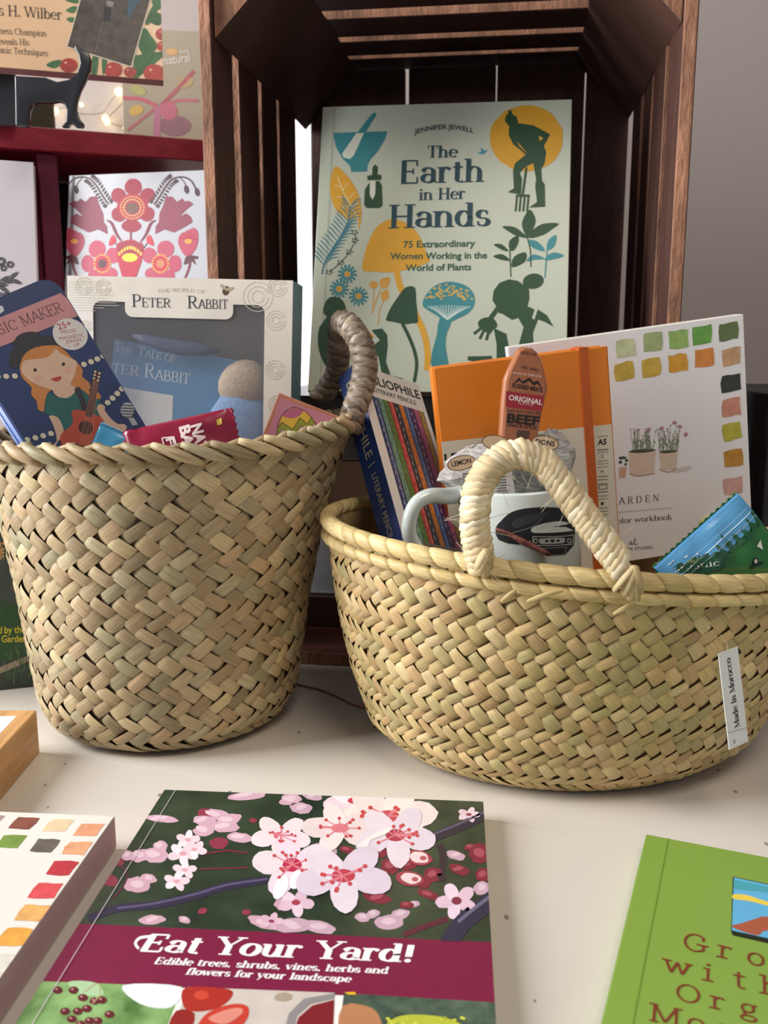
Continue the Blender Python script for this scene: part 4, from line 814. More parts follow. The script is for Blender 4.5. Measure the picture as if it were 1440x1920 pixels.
# soft-coloured plant picture book leaning at the back of the shelf
sh = Sheet((-.3138, 1.1865, .5006), *frame(4.1, 6.2, 0), .14, .155)
cb = book('picture_book', 'faded cherry plant picture book on the red shelf near the crate', sh, .012, mat('faded_foliage_cover', (164, 150, 128), .5, vscale=22, c2=(160, 152, 132)), True)
p = Print(sh, crop(0, 0, 3.6)); 
for pts, w, c in (([(1080, 720), (1180, 620), (1310, 480)], 26, 'a8626a'), ([(830, 660), (950, 670), (1060, 715)], 26, 'b86a74'), ([(1080, 720), (1200, 680), (1340, 680)], 22, 'b87078'), ([(1060, 720), (950, 810), (860, 880)], 20, 'b07070'), ([(1065, 720), (1060, 900), (1070, 960)], 44, 'b0788a')): p.line(pts, w, c, 2, 4)
p.ell(1140, 750, 58, 60, 'b8707e', 3); p.ell(1180, 850, 110, 70, '8e6a72', 2); p.ell(920, 745, 50, 34, 'c8a860', 2, -15); p.ell(930, 610, 60, 30, 'a8a870', 2, 20); p.ell(1250, 560, 60, 36, 'b09a70', 2, -20); p.ell(1160, 350, 40, 24, 'c8a070', 2); p.text('natural', (1110, 440), (1285, 415), 60, 'd8d4cc', 'sans', 3); p.text('the', (1210, 362), (1275, 352), 24, 'd8d4cc', 'sans', 3); p.build('cover_artwork', cb)

# ---------- tomato book on a black easel
sh = Sheet((-.4498, .9244, .5471), *frame(14.6, 11.8, -.9), .24, .30)
tbk = book('paperback_book', 'peach tomato growing paperback held on a black easel', sh, .013, mat('peach_cover', (228, 190, 146), .35, vscale=6, c2=(220, 178, 140), coat=.3), False, pages=mat('mauve_pages', (150, 110, 112), .7, var=.1, vscale=50))
p = Print(sh, crop(0, 0, 4.5)); K = '241a18'
m_tom = mat('tomato_red', (170, 38, 34), .35, var=.25, vscale=70); m_lf = mat('leaf_green', (52, 104, 60), .4, var=.3, vscale=60)
p.poly([(1130, 470), (1385, 430), (1385, 470), (1160, 660), (1120, 660)], m_lf, 1)
for x, y, r in ((580, 552, 74), (955, 590, 80), (1098, 608, 54), (1302, 618, 92), (1375, 290, 64), (1370, 390, 50)): p.ell(x, y, r, r * .82, m_tom, 2); p.ell(x - r * .35, y - r * .3, r * .16, r * .12, 'e8a898', 3, 0, 9)
for pts in (((390, 548), (450, 515), (515, 508), (505, 550), (450, 575)), ((555, 90), (610, 55), (650, 60), (620, 110)), ((560, 160), (600, 145), (640, 160), (600, 190)), ((545, 0), (660, 0), (640, 30)), ((1240, 150), (1290, 110), (1350, 115), (1372, 160), (1340, 215), (1270, 190)), ((1190, 260), (1230, 240), (1270, 300), (1325, 380), (1290, 460), (1250, 530), (1190, 440), (1165, 370)), ((1280, 0), (1360, 0), (1355, 70), (1310, 80)), ((1225, 200), (1260, 100), (1300, 40), (1330, 90), (1260, 200)), ((780, 480), (830, 480), (810, 640), (770, 640)), ((860, 490), (905, 510), (870, 640)), ((1135, 430), (1165, 520), (1135, 500)), ((1135, 530), (1230, 545), (1180, 600))): p.poly(pts, m_lf, 3, 3)
p.poly([(690, -60), (1292, -60), (1110, 572), (560, 400)], 'd8cdb8', 4); p.poly([(698, -60), (1282, -60), (1103, 560), (570, 393)], mat('photo_soil', (44, 38, 34), .4, vscale=120, c2=(82, 74, 64)), 5); p.poly([(880, 60), (940, 60), (930, 180), (870, 175)], '26242a', 6); p.poly([(1090, 0), (1180, 0), (1130, 80), (1090, 160), (1075, 110)], '3a5a68', 6, 3); p.poly([(900, 10), (960, 20), (945, 60), (905, 50)], '8a8482', 6, 3); p.line([(870, 180), (805, 440)], 4, '7a766c', 6); p.line([(905, 190), (890, 470)], 4, '5e5a52', 6)
p.text('s H. Wilber', (-12, 128), (527, 168), 88, K, 'reg', 2); p.text('ness Champion', (-8, 284), (394, 308), 52, K, 'reg', 2); p.text('eveals His', (-8, 374), (250, 384), 52, K, 'reg', 2); p.text('anic Techniques', (-8, 446), (406, 474), 52, K, 'reg', 2)
p.build('cover_artwork', tbk)
m_blk = mat('easel_black_plastic', (34, 35, 40), .3, coat=.6)
es = thing('book_easel', 'glossy black plastic book easel on the red shelf', 'easel', tuple(on_y(120, 236, .962)))
s2 = Sheet.at((40, 250), .865, (0, 0), 8, 4, 0, .12, .12)
def extrude(sh_, pts, l0, l1, m, name, parent, sm=3):
    q = [sh_.px(*c) for c in (catmull(pts, sm, True) if sm else pts)]; ar = sum(a[0] * b[1] - b[0] * a[1] for a, b in zip(q, q[1:] + q[:1]))
    if ar < 0: q.reverse()
    mb = MB(); f0 = [mb.vert(sh_.P(u, v, l0)) for u, v in q]; f1 = [mb.vert(sh_.P(u, v, l1)) for u, v in q]; n = len(q); mb.face(f1, m); mb.face(f0[::-1], m)
    for i in range(n): mb.face((f0[i], f0[(i + 1) % n], f1[(i + 1) % n], f1[i]), m)
    return mb.build(name, parent)
E45 = crop(0, 0, 4.5)
arm = [E45(*q) for q in ((635, 362), (655, 400), (700, 415), (745, 440), (770, 500), (760, 580), (725, 670), (680, 760), (650, 850), (645, 920), (670, 1000), (710, 1045), (700, 1070), (640, 1066), (600, 1030), (575, 1068), (515, 1064), (555, 1020), (560, 930), (540, 870), (500, 850), (430, 865), (320, 862), (275, 880), (250, 930), (240, 1062), (130, 1062), (125, 800), (120, 635), (380, 650), (480, 688), (580, 668), (650, 610), (672, 530), (660, 460), (625, 400))]
ob = bevel(extrude(s2, arm, -.008, 0, m_blk, 'support_arm', es, 0), .0026, 3); ob.data.polygons.foreach_set('use_smooth', [True] * len(ob.data.polygons))
s3 = Sheet.at((20, 245), .905, (0, 0), 8, 8, 0, .12, .12)
bevel(extrude(s3, [(-60, 60), (20, 60), (28, 140), (28, 235), (-60, 233)], -.006, 0, m_blk, 'back_plate', es, 0), .001)
# ---------- fairy lights behind the shelf
fl = thing('fairy_lights', 'string of tiny warm fairy lights along the back of the shelf', 'lights', tuple(on_y(200, 230, 1.405)))
bp = [E45(*q) for q in ((465, 940), (550, 905), (690, 960), (860, 950), (930, 860), (1005, 775), (1045, 768), (1080, 815), (905, 1000), (890, 1020), (1055, 1080))]
mb = MB(); mb.tube([V(q) for q in catmull([tuple(on_y(x, y, 1.408)) for x, y in bp], 4)], [.0006] * (4 * (len(bp) - 1) + 1), mat('wire_silver', (120, 112, 100), .4, metal=.6), 5); mb.build('wire', fl)
m_glow = mat('bulb_glow', (255, 226, 120), .3, emit=7)
for x, y, r in ((468, 935, .0045), (686, 882, .0028), (1000, 775, .0055), (1035, 768, .0035), (1082, 815, .0042), (890, 1000, .0048), (905, 1030, .004), (1055, 1082, .003), (460, 965, .002)):
    c = on_y(*E45(x, y), 1.405); mb = MB(); mb.tube([c + V((0, 0, k)) * r for k in (-1, -.6, 0, .6, 1)], [r * .2, r * .8, r, r * .8, r * .2], m_glow, 8); mb.build('bulb', fl, True)
# ================================================================== goods in the tall basket
# ---------- kraft paper bedding inside both baskets
def bedding(name, label, S, h0, h1, shrink, c):
    mb = MB(); m = mat(name + '_paper', c, .8, var=.15, vscale=30, bump=.4, bscale=60); NS = 28; rings = []
    cxy = sum((S(2 * math.pi * k / NS, h0) for k in range(NS)), V((0, 0, 0))) / NS
    for h, sc in ((h0, .90), (h1, shrink), (h1, shrink * .6)):
        ring = []
        for k in range(NS):
            q = S(2 * math.pi * k / NS, h); ring.append(mb.vert((cxy.x + (q.x - cxy.x) * sc, cxy.y + (q.y - cxy.y) * sc, q.z + random.uniform(-.002, .001))))
        rings.append(ring)
    for a, b in zip(rings, rings[1:]):
        for k in range(NS): mb.face((a[k], a[(k + 1) % NS], b[(k + 1) % NS], b[k]), m)
    mb.face(rings[-1], m); mb.face(rings[0][::-1], m); return tag(mb.build(name, None, False), label, 'paper')
bedding('kraft_bedding', 'brown kraft paper bedding inside the tall basket', SL, .02, .42, .93, (168, 132, 92))
bedding('kraft_bedding', 'tan kraft paper bedding inside the wide basket', SR, .02, .52, .93, (178, 140, 98))

# ---------- boxed storybook set with window
C2 = crop(0, 500, 2.4828)
sh = Sheet((-.2543, .7339, .0935), *frame(-5.2, 3.3, -1.5), .178, .25)
m_card = mat('cream_printed_card', (222, 214, 200), .55, var=.05, vscale=50)
m_teal = mat('teal_box_side', (96, 134, 148), .5, var=.15, vscale=20)
pbx = thing('gift_box', 'cream window gift box with storybook and plush in the tall basket', 'box', tuple(sh.P(.089, 0, -.02))); D = .042
p = Print(sh, C2, base=0.0)
fp = MB(); wl_, wr_, wt_, wb_ = sh.px(*C2(436, 500))[0], sh.px(*C2(1228, 500))[0], sh.px(*C2(830, 170))[1], .03
tl_, tr_, tb_ = sh.px(*C2(582, 200))[0], sh.px(*C2(1085, 200))[0], sh.px(*C2(830, 240))[1]
sh.box(fp, 0, wl_, 0, .25, -.0008, 0, m_card); sh.box(fp, wr_, .178, 0, .25, -.0008, 0, m_card); sh.box(fp, wl_, wr_, wt_, .25, -.0008, 0, m_card); sh.box(fp, wl_, wr_, 0, wb_, -.0008, 0, m_card)
def rpoly(u0, u1, v0, v1, r, corners):   # rectangle with chosen rounded corners (bl, br, tr, tl)
    out = []
    for (cu, cv, a0), on in zip(((u0, v0, 180), (u1, v0, 270), (u1, v1, 0), (u0, v1, 90)), corners):
        if not on: out.append((cu, cv)); continue
        ox = cu + (r if cu == u0 else -r); oy = cv + (r if cv == v0 else -r); out += [(ox + r * math.cos(R(a0 + 90 * i / 5)), oy + r * math.sin(R(a0 + 90 * i / 5))) for i in range(6)]
    return out
def slab(mb, sh_, pts, l0, l1, m):
    f0 = [mb.vert(sh_.P(u, v, l0)) for u, v in pts]; f1 = [mb.vert(sh_.P(u, v, l1)) for u, v in pts]; n = len(pts); mb.face(f1, m); mb.face(f0[::-1], m)
    for i in range(n): mb.face((f0[i], f0[(i + 1) % n], f1[(i + 1) % n], f1[i]), m)
slab(fp, sh, rpoly(tl_, tr_, tb_, wt_ - .00002, .006, (1, 1, 0, 0)), -.0008, 0, m_card)
for u, sgn in ((wl_, 1), (wr_, -1)):   # rounded upper window corners
    r = .006; slab(fp, sh, ([(u, wt_)] + [(u + sgn * (r - r * math.cos(R(90 * i / 5))), wt_ - r + r * math.sin(R(90 * i / 5))) for i in range(6)])[::-sgn], -.0008, 0, m_card)
fp.build('front_panel', pbx)
mb = MB(); sh.box(mb, .1768, .178, 0, .25, -D, -.0009, m_teal); mb.build('side_panel', pbx); mb = MB(); sh.box(mb, 0, .0012, 0, .25, -D, -.0009, m_card); mb.build('side_panel', pbx)
mb = MB(); sh.box(mb, .0013, .1767, 0, .25, -D - .001, -D, mat('box_inside_card', (150, 140, 128), .7, var=.1)); mb.build('back_panel', pbx)
mb = MB(); sh.box(mb, .0013, .1767, .2488, .25, -D, -.0009, m_card); mb.build('top_panel', pbx); mb = MB(); sh.box(mb, .0013, .1767, 0, .0012, -D, -.0009, m_card); mb.build('bottom_panel', pbx)
mb = MB(); sh.box(mb, wl_ - .002, wr_ + .002, wb_ - .002, wt_ + .002, -.0012, -.0009, mat('clear_window_film', (190, 190, 194), .12, alpha=.10)); mb.build('window_film', pbx)
p = Print(sh, C2); NV = '2a3040'
p.text('THE WORLD OF', (735, 122), (957, 126), 15, '8a8478', 'light', 1, bow=.5); p.text('P', (616, 186), (658, 186), 56, NV, 'reg', 2); p.text('ETER', (660, 187), (796, 190), 42, NV, 'reg', 2); p.text('R', (874, 193), (922, 193), 56, NV, 'reg', 2); p.text('ABBIT', (924, 194), (1062, 196), 42, NV, 'reg', 2)
p.build('box_lettering', pbx); p = Print(sh, C2); p.ell(1052, 112, 16, 22, '5a4630', 1, 15); p.ell(1040, 95, 20, 8, 'b0a48c', 2, 40); p.ell(1070, 104, 20, 7, 'b0a48c', 2, -20)
p.build('bee_print', pbx); p = Print(sh, C2)
for x, y, r in ((390, 90, 40), (480, 95, 36), (1200, 140, 70), (1290, 95, 44), (1285, 250, 46), (1280, 480, 44), (1290, 640, 40), (395, 280, 30), (390, 480, 36)):
    for k in range(3): p.line([(x + r * (1 - .3 * k) * math.cos(a * .5), y + r * (1 - .3 * k) * math.sin(a * .5)) for a in range(13)], 3, 'cfc6b2', 1)
for k in range(12): y = 70 + k * 12; p.line([(320, y), (560 - random.uniform(0, 120), y + 3)], 2, 'd0c8b6', 1)
p.build('pattern_print', pbx)['kind'] = 'stuff'
# storybook inside the box
s2 = Sheet(sh.P(.006, .030, -.018), *frame(-5.2, 3.3, -9.5), .112, .175)
sb = book('storybook', 'blue storybook seen through the gift box window', s2, .010, '4a7ea4', True)
p = Print(s2, C2); p.text('T', (533, 392), (563, 396), 42, 'd2d6da', 'reg', 2); p.text('HE', (566, 402), (622, 410), 32, 'd2d6da', 'reg', 2); p.text('T', (640, 412), (672, 418), 42, 'd2d6da', 'reg', 2); p.text('ALE OF', (676, 420), (820, 446), 32, 'd2d6da', 'reg', 2)
p.text('P', (425, 470), (470, 478), 62, 'd2d6da', 'reg', 2); p.text('ETER', (478, 486), (648, 510), 44, 'd2d6da', 'reg', 2); p.text('R', (672, 512), (720, 518), 62, 'd2d6da', 'reg', 2); p.text('ABBIT', (722, 524), (884, 546), 46, 'd2d6da', 'reg', 2)
p.poly([(575, 562), (806, 600), (800, 780), (560, 760)], 'd4cec2', 2); p.build('cover_lettering', sb)
# dark blue tube standing in for a die-cut opening in the inner card
bd = thing('dark_blue_band', 'dark blue wavy band above the storybook in the gift box', 'cloth', tuple(sh.P(.1, .2, -.012))); mb = MB(); q = [sh.px(*C2(x, y)) for x, y in ((600, 280), (660, 300), (740, 322), (840, 340), (940, 350), (1015, 356))]
mb.tube([sh.P(u, v - .006, -.008) for u, v in q], [.0015, .004, .0055, .006, .0045, .001], mat('navy_band', (28, 44, 78), .6, var=.2, vscale=60), 12, flat=.4, ref=tuple(sh.n)); mb.build('roll', bd, True)
# plain plush
def blobmesh(mb, c, rx, ry, rz, m, n=14, k=9, wob=.05):
    rings = []
    for j in range(k + 1):
        f = math.pi * j / k; ring = []
        for i in range(n):
            a = 2 * math.pi * i / n; w = 1 + wob * math.sin(3 * a + 2 * f) ; ring.append(mb.vert(c + V((math.cos(a) * math.sin(f) * rx * w, math.sin(a) * math.sin(f) * ry * w, math.cos(f) * rz))))
        rings.append(ring)
    for a, b in zip(rings, rings[1:]):
        for i in range(n): mb.face((a[i], b[i], b[(i + 1) % n], a[(i + 1) % n]), m)
pu = thing('plush', 'plain beige and pale blue plush seen through the gift box window', 'plush', tuple(sh.P(.139, .02, -.022)))
c = sh.P(*sh.px(*C2(1115, 555)), -.021); mb = MB(); blobmesh(mb, c, .0225, .016, .021, mat('beige_plush', (186, 164, 140), .9, var=.1, vscale=300, bump=.6, bscale=900)); mb.build('head', pu, True)
c = sh.P(*sh.px(*C2(1120, 790)), -.021); mb = MB(); blobmesh(mb, c, .034, .017, .040, mat('pale_blue_plush', (120, 150, 188), .9, var=.1, vscale=300, bump=.6, bscale=900)); mb.build('body', pu, True)

# ---------- navy magnetic dress-up tin
C3 = crop(0, 540, 4.8)
sh = Sheet((-.2239, .6389, .1858), *frame(33.9, 16.4, 24.3), .081, .14); sh.bl = sh.bl - sh.v * .045; sh.H = .185
tn = thing('activity_tin', 'navy activity tin with guitar playing girl in the tall basket', 'tin', tuple(sh.P(.04, 0, -.01)))
m_navy = mat('tin_navy', (48, 66, 112), .38, var=.04, vscale=20, coat=.2); m_pale = mat('tin_pale_blue', (150, 172, 226), .3, coat=.3)
mb = MB(); slab(mb, sh, rpoly(0, .081, 0, .185, .013, (1, 1, 1, 1)), -.003, 0, m_navy); mb.build('lid', tn)
mb = MB(); slab(mb, sh, rpoly(-.0006, .0816, -.0006, .1856, .0135, (1, 1, 1, 1)), -.020, -.0031, m_pale); mb.build('body', tn)
mb = MB(); slab(mb, sh, rpoly(-.0012, .0822, -.0012, .1862, .014, (1, 1, 1, 1)), -.0125, -.0118, mat('tin_rim', (96, 118, 180), .3)); mb.build('seam', tn)
p = Print(sh, C3, clip=(.0006, .0804, .002, .184))
p.poly([(-220, 360), (0, 265), (545, 45), (610, 100), (660, 180), (705, 250), (0, 530), (-220, 618)], 'd4969a', 1)
HT, HA, SK, DR = '34343c', 'd08a4c', 'e2bfa4', '2c6a66'
p.poly([(118, 510), (130, 470), (160, 430), (215, 402), (280, 394), (340, 405), (378, 445), (380, 520)], HT, 3, 3)
p.poly([(175, 680), (190, 620), (260, 560), (340, 525), (430, 512), (520, 520), (580, 560), (640, 625), (700, 680), (745, 740), (740, 800), (800, 850), (815, 900), (795, 930), (870, 932), (905, 970), (900, 1000), (850, 1000), (740, 930), (650, 880), (470, 920), (420, 960), (400, 1060), (390, 1115), (340, 1090), (330, 1020), (280, 960), (285, 900), (240, 850), (190, 790)], HA, 3, 2)
p.poly([(82, 690), (80, 640), (95, 590), (150, 510), (260, 450), (400, 430), (500, 440), (555, 480), (590, 530), (500, 516), (380, 522), (270, 556), (200, 625), (172, 715), (110, 716)], HT, 4, 2)
p.poly([(190, 740), (200, 680), (230, 650), (330, 640), (420, 625), (470, 590), (500, 545), (540, 585), (600, 615), (650, 640), (685, 660), (690, 700), (665, 800), (630, 870), (682, 895), (660, 955), (600, 992), (530, 985), (480, 945), (470, 918), (350, 880), (260, 830), (205, 775)], SK, 5, 2)
p.ell(315, 740, 15, 17, '2a2420', 6, 0, 12); p.ell(570, 687, 15, 17, '2a2420', 6, 0, 12); p.ell(345, 815, 34, 28, 'e0b09c', 6, 0, 14); p.ell(612, 745, 34, 28, 'e0b09c', 6, 0, 14); p.poly([(455, 820), (545, 795), (546, 825), (515, 843), (485, 838)], 'c0424e', 6, 2)
p.poly([(420, 952), (445, 940), (520, 985), (600, 994), (660, 962), (690, 890), (760, 930), (830, 1000), (890, 1000), (900, 1040), (870, 1100), (930, 1240), (1000, 1330), (1190, 1420), (1150, 1480), (700, 1480), (640, 1290), (580, 1290), (550, 1220), (520, 1160), (400, 1135), (405, 1040)], DR, 6)
p.poly([(440, 1150), (520, 1165), (570, 1270), (560, 1340), (500, 1420), (620, 1500), (480, 1500), (468, 1420), (510, 1380), (490, 1270), (460, 1200)], SK, 7, 2); p.poly([(868, 1090), (900, 1045), (945, 1070), (940, 1100), (1000, 1180), (1060, 1225), (1110, 1225), (1142, 1255), (1090, 1320), (1000, 1280), (930, 1200)], SK, 7, 2)
p.line([(690, 900), (735, 1000), (765, 1110)], 52, '3a3540', 7)
p.poly([(640, 1120), (690, 1095), (760, 1110), (840, 1140), (900, 1160), (938, 1210), (925, 1270), (870, 1300), (850, 1350), (845, 1500), (600, 1500), (555, 1420), (538, 1345), (570, 1290), (630, 1250), (655, 1190)], 'c45440', 8, 3); p.ell(770, 1257, 66, 60, '4a2a28', 9, 20); p.line([(795, 1160), (862, 830)], 66, '4a3030', 9); p.poly([(828, 830), (850, 735), (910, 760), (892, 850)], '5a3a34', 9)
for k in range(5): p.line([(715 + k * 24, 1410 + k * 9), (838 + k * 11, 835)], 3, 'e0a080', 10)
for x, y in ((855, 755), (893, 770), (850, 785), (887, 802), (843, 815), (880, 832)): p.ell(x, y, 11, 10, 'e8dcc0', 10, 0, 9)
p.line([(662, 1405), (800, 1450)], 20, '2e2020', 10)
for x, y in ((755, 688), (818, 664), (875, 640), (928, 612), (55, 795), (133, 793), (-20, 797), (968, 1032), (1012, 992), (1055, 950), (1095, 908), (245, 1365), (318, 1348), (388, 1330), (458, 1310)): p.ell(x, y, 27, 23, 'e2dcc0', 2, 30, 16)
p.ell(1145, 1100, 62, 70, 'b8bcc4', 2); p.poly([(1150, 1165), (1200, 1160), (1240, 1230), (1190, 1240)], 'b8bcc4', 2)
for k in range(5): p.line([(1085, 1055 + k * 26), (1215, 1060 + k * 26)], 8, '2a2c3c', 3)
p.ell(630, 418, 162, 138, 'e6e2de', 7, 25, 30); BD = 'b84a5a'
p.text('25+', (528, 380), (650, 342), 56, BD, 'sans', 8, weight=.01); p.text('PIECES', (550, 415), (686, 395), 28, BD, 'sans', 8); p.text('MAGNETIC', (538, 472), (756, 436), 29, BD, 'sans', 8); p.text('DRESS', (602, 502), (736, 478), 29, BD, 'sans', 8); p.text('UP', (668, 532), (720, 522), 29, BD, 'sans', 8)
p.text('MUSIC', (-190, 490), (178, 358), 92, '4a2e34', 'light', 3); p.text('MAKER', (212, 345), (578, 206), 96, '4a2e34', 'light', 3)
p.poly([(-10, 165), (20, 160), (38, 205), (-10, 240)], 'e4e4e8', 3); p.build('lid_print', tn)

# ---------- wrapped snack pouches
def pouch(root, sh, W, H, thick, m, nu=22, nv=18, ridge=None, edge=.12, seed=1):
    """Pillow of film: both faces, ridged crimps at the two ends (v = 0 and v = H), wrinkles between."""
    rnd = random.Random(seed); ph = [rnd.uniform(0, 6.28) for _ in range(6)]
    def h(u, v):
        a, b = max(0, min(1, u / W)), max(0, min(1, v / H)); f = (max(0, math.sin(math.pi * a)) ** .45) * (max(0, math.sin(math.pi * b)) ** .8)
        wr = .09 * math.sin(17 * a + ph[0] + 3 * math.sin(5 * b)) * f + .07 * math.sin(13 * b + ph[1] + 2 * a * 6) * f
        return thick * (f + wr) + (.0005 * math.sin(v / H * 150) if (b > 1 - edge or b < edge) else 0)
    sh.h = None; mb = MB(); fr, bk = [], []
    for j in range(nv + 1):
        r1, r2 = [], []
        for i in range(nu + 1):
            u, v = W * i / nu, H * j / nv
            vz = v + (H * .018 if (i % 2 and j in (0, nv)) else 0) * (1 if j else -1)
            r1.append(mb.vert(sh.P(u, vz, h(u, v)))); r2.append(mb.vert(sh.P(u, vz, -h(u, v) - .0003)))
        fr.append(r1); bk.append(r2)
    for j in range(nv):
        for i in range(nu): mb.face((fr[j][i], fr[j][i + 1], fr[j + 1][i + 1], fr[j + 1][i]), m); mb.face((bk[j][i + 1], bk[j][i], bk[j + 1][i], bk[j + 1][i + 1]), m)
    for j in range(nv): mb.face((fr[j + 1][0], bk[j + 1][0], bk[j][0], fr[j][0]), m); mb.face((fr[j][nu], bk[j][nu], bk[j + 1][nu], fr[j + 1][nu]), m)
    for i in range(nu): mb.face((fr[0][i], bk[0][i], bk[0][i + 1], fr[0][i + 1]), m); mb.face((fr[nv][i + 1], bk[nv][i + 1], bk[nv][i], fr[nv][i]), m)
    o = mb.build('wrapper', root, True); sh.h = h; return o
# crimson bar
sh = Sheet.at(C2(575, 765), .638, (0, 1), 4, 10, 12, .075, .052); sh.u, sh.v = sh.u, sh.v
cb_ = thing('snack_bar', 'crimson foil snack bar sticking out of the tall basket', 'snack', tuple(sh.P(.037, 0, 0)))
s9 = Sheet(sh.P(0, 0, 0), sh.v * -1, sh.u, .052, .075); s9.bl = sh.P(0, .052, 0)   # crimps at the short ends
pouch(cb_, s9, .052, .075, .0065, mat('crimson_foil', (140, 16, 52), .28, var=.12, vscale=50, coat=.5), seed=3)
p = Print(s9, C2, cell=.003, base=.0004, clip=(.001, .051, .001, .074)); WHT = 'f2dcd8'
p.text('NATU', (892, 742), (940, 905), 48, WHT, 'sans', 2, weight=.045); p.text('BAR', (838, 748), (880, 895), 46, WHT, 'sans', 2, weight=.045); p.line([(760, 800), (815, 795), (850, 900), (790, 910), (760, 800)], 7, WHT, 2); p.text('FIG', (778, 805), (808, 900), 34, WHT, 'sans', 2, weight=.03)
p.poly([(1010, 715), (1032, 705), (1034, 735), (1014, 740)], 'd8c040', 2); p.build('wrapper_print', cb_)
# light blue bar
sh = Sheet.at((183, 806), .662, (0, 1), 5, 3, -26, .038, .044); lbx = thing('snack_bar', 'sky blue foil snack wrapper just above the tall basket rim', 'snack', tuple(sh.P(.02, 0, 0)))
pouch(lbx, sh, .040, .050, .005, mat('sky_foil', (78, 168, 214), .3, var=.1, vscale=40, coat=.5), seed=5)
p = Print(sh, C3, cell=.003, base=.0004)
for k in range(9):
    x = 860 + k * 26 + random.uniform(-6, 6); y = 1470; hh = random.uniform(35, 60); p.poly([(x - 14, y), (x, y - hh), (x + 14, y)], '2c6a4a', 2)
p.poly([(850, 1478), (1110, 1478), (1100, 1460), (850, 1462)], '3c7a50', 2); p.build('wrapper_print', lbx)
# pink painted egg box
sh = Sheet.at((523, 736), .694, (0, 1), -.5, 8.8, -21.4, .053, .060); sh.H = .060; egg = thing('chocolate_box', 'small pink box with a zigzag egg picture at the right of the tall basket', 'box', tuple(sh.P(.025, 0, -.008)))
m_cop = mat('copper_card', (178, 112, 84), .45, var=.1, vscale=40); mb = MB(); sh.box(mb, 0, .053, 0, .060, -.014, 0, m_cop); bevel(mb.build('carton', egg), .0006)
p = Print(sh, crop(460, 720, 6)); EY, EG, EP, EW = 'd4a63a', '8c8c2e', 'b05a72', 'c4a8a8'
p.poly([(392, 150), (1090, 415), (1000, 700), (200, 700)], 'b87480', 1)
eo = [(545, 258), (640, 285), (720, 345), (790, 440), (840, 560), (830, 700), (360, 700), (352, 560), (375, 430), (440, 310)]
p.poly(eo, '3a2222', 2, 3); ei = [(545, 266), (638, 293), (714, 351), (782, 445), (831, 562), (820, 700), (370, 700), (361, 562), (383, 436), (446, 318)]; p.poly(ei, EY, 3, 3)
p.poly([(420, 355), (446, 318), (545, 266), (638, 293), (650, 300), (620, 345), (560, 380), (480, 382)], EP, 4, 2)
p.poly([(362, 500), (410, 428), (535, 510), (612, 380), (700, 450), (745, 372), (770, 425), (715, 535), (625, 460), (548, 590), (415, 500), (362, 570)], EG, 4); p.poly([(365, 575), (415, 512), (548, 598), (628, 472), (718, 545), (778, 440), (812, 500), (780, 580), (700, 640), (370, 640)], EW, 4); p.poly([(640, 545), (665, 525), (700, 560), (650, 600)], EG, 5); p.poly([(775, 580), (812, 500), (835, 570), (800, 640)], EP, 5)
p.line([(362, 500), (410, 428), (535, 510), (612, 380), (700, 450), (748, 368)], 5, '3a2222', 6); p.line([(362, 572), (415, 506), (548, 594), (626, 466), (716, 540), (778, 430)], 5, '3a2222', 6); p.build('egg_picture', egg)

# ================================================================== goods in the wide basket
# ---------- orange notebook with paper band
C4 = crop(830, 640, 4.57); C6 = crop(1000, 580, 3.2727)
sh = Sheet((.0574, .6844, .0852), *frame(8.5, -.8, 6.8), .1311, .1905)
nb = book('notebook', 'orange hardcover notebook with elastic strap and cream paper band', sh, .017, mat('orange_cover', (232, 132, 34), .38, var=.06, vscale=20, coat=.15), True)
p = Print(sh); cr = mat('cream_band', (224, 214, 192), .5, var=.03); yb = lambda x, y: sh.px(x, y)[1]
v0, v1 = yb(824, 829), yb(1149, 795); p.raw([(0, .018), (.1311, .018), (.1311, v1), (0, v0)], cr, 0)
p.raw([(.1311 - .0005, 0), (.1311, 0), (.1311, .19), (.1305, .19)], 'c87028', 1)
q = Print(sh, C4); q.mb = p.mb; q.text('LEUCHTTURM1917', (20, 1062), (992, 950), 92, '1e1c1c', 'sans', 2, weight=.03); q.text('der', (36, 1130), (100, 1122), 36, 'c8403a', 'sans', 2); q.line([(1070, 845), (1070, 960), (1058, 1000), (1040, 1018)], 8, 'b83a30', 2)
q = Print(sh, C6); q.mb = p.mb; q.text('A5', (394, 831), (448, 828), 33, '1e1c1c', 'sans', 2, weight=.03)
for y, wd in ((780, 0), (862, 14), (878, 0), (905, 16), (930, 8), (948, 8), (968, 0), (1000, 20), (1025, 10), (1045, 8), (1070, 0), (1120, 12), (1145, 8), (1165, 0), (1195, 16), (1220, 9), (1240, 8), (1262, 0)):
    if wd == 0: q.line([(392, y + 2), (460, y - 4)], 2.5, '5a544c', 2)
    elif wd >= 16: q.text({16: '2' if y < 1000 else '1', 20: 'M'}[wd], (415, y + 6), (430, y + 5), 18, '2a2624', 'sans', 2)
    else: q.line([(394, y + 2), (458, y - 3)], wd * .55, '8a8478', 2)
q.line([(402, 1078), (450, 1074), (450, 1100), (402, 1104), (402, 1078)], 4, '4a4440', 2); p.build('band_print', nb)
s2 = sh; u0, u1 = sh.px(1084, 647)[0], sh.px(1101, 646)[0]; mb = MB(); sh.box(mb, u0, u1, 0, .191, .0003, .0013, mat('elastic_orange', (196, 92, 30), .6, bump=.3, bscale=900)); sh.box(mb, u0, u1, .1906, .1915, -.017, .0013, mat('elastic_orange', (196, 92, 30))); mb.build('elastic_strap', nb)

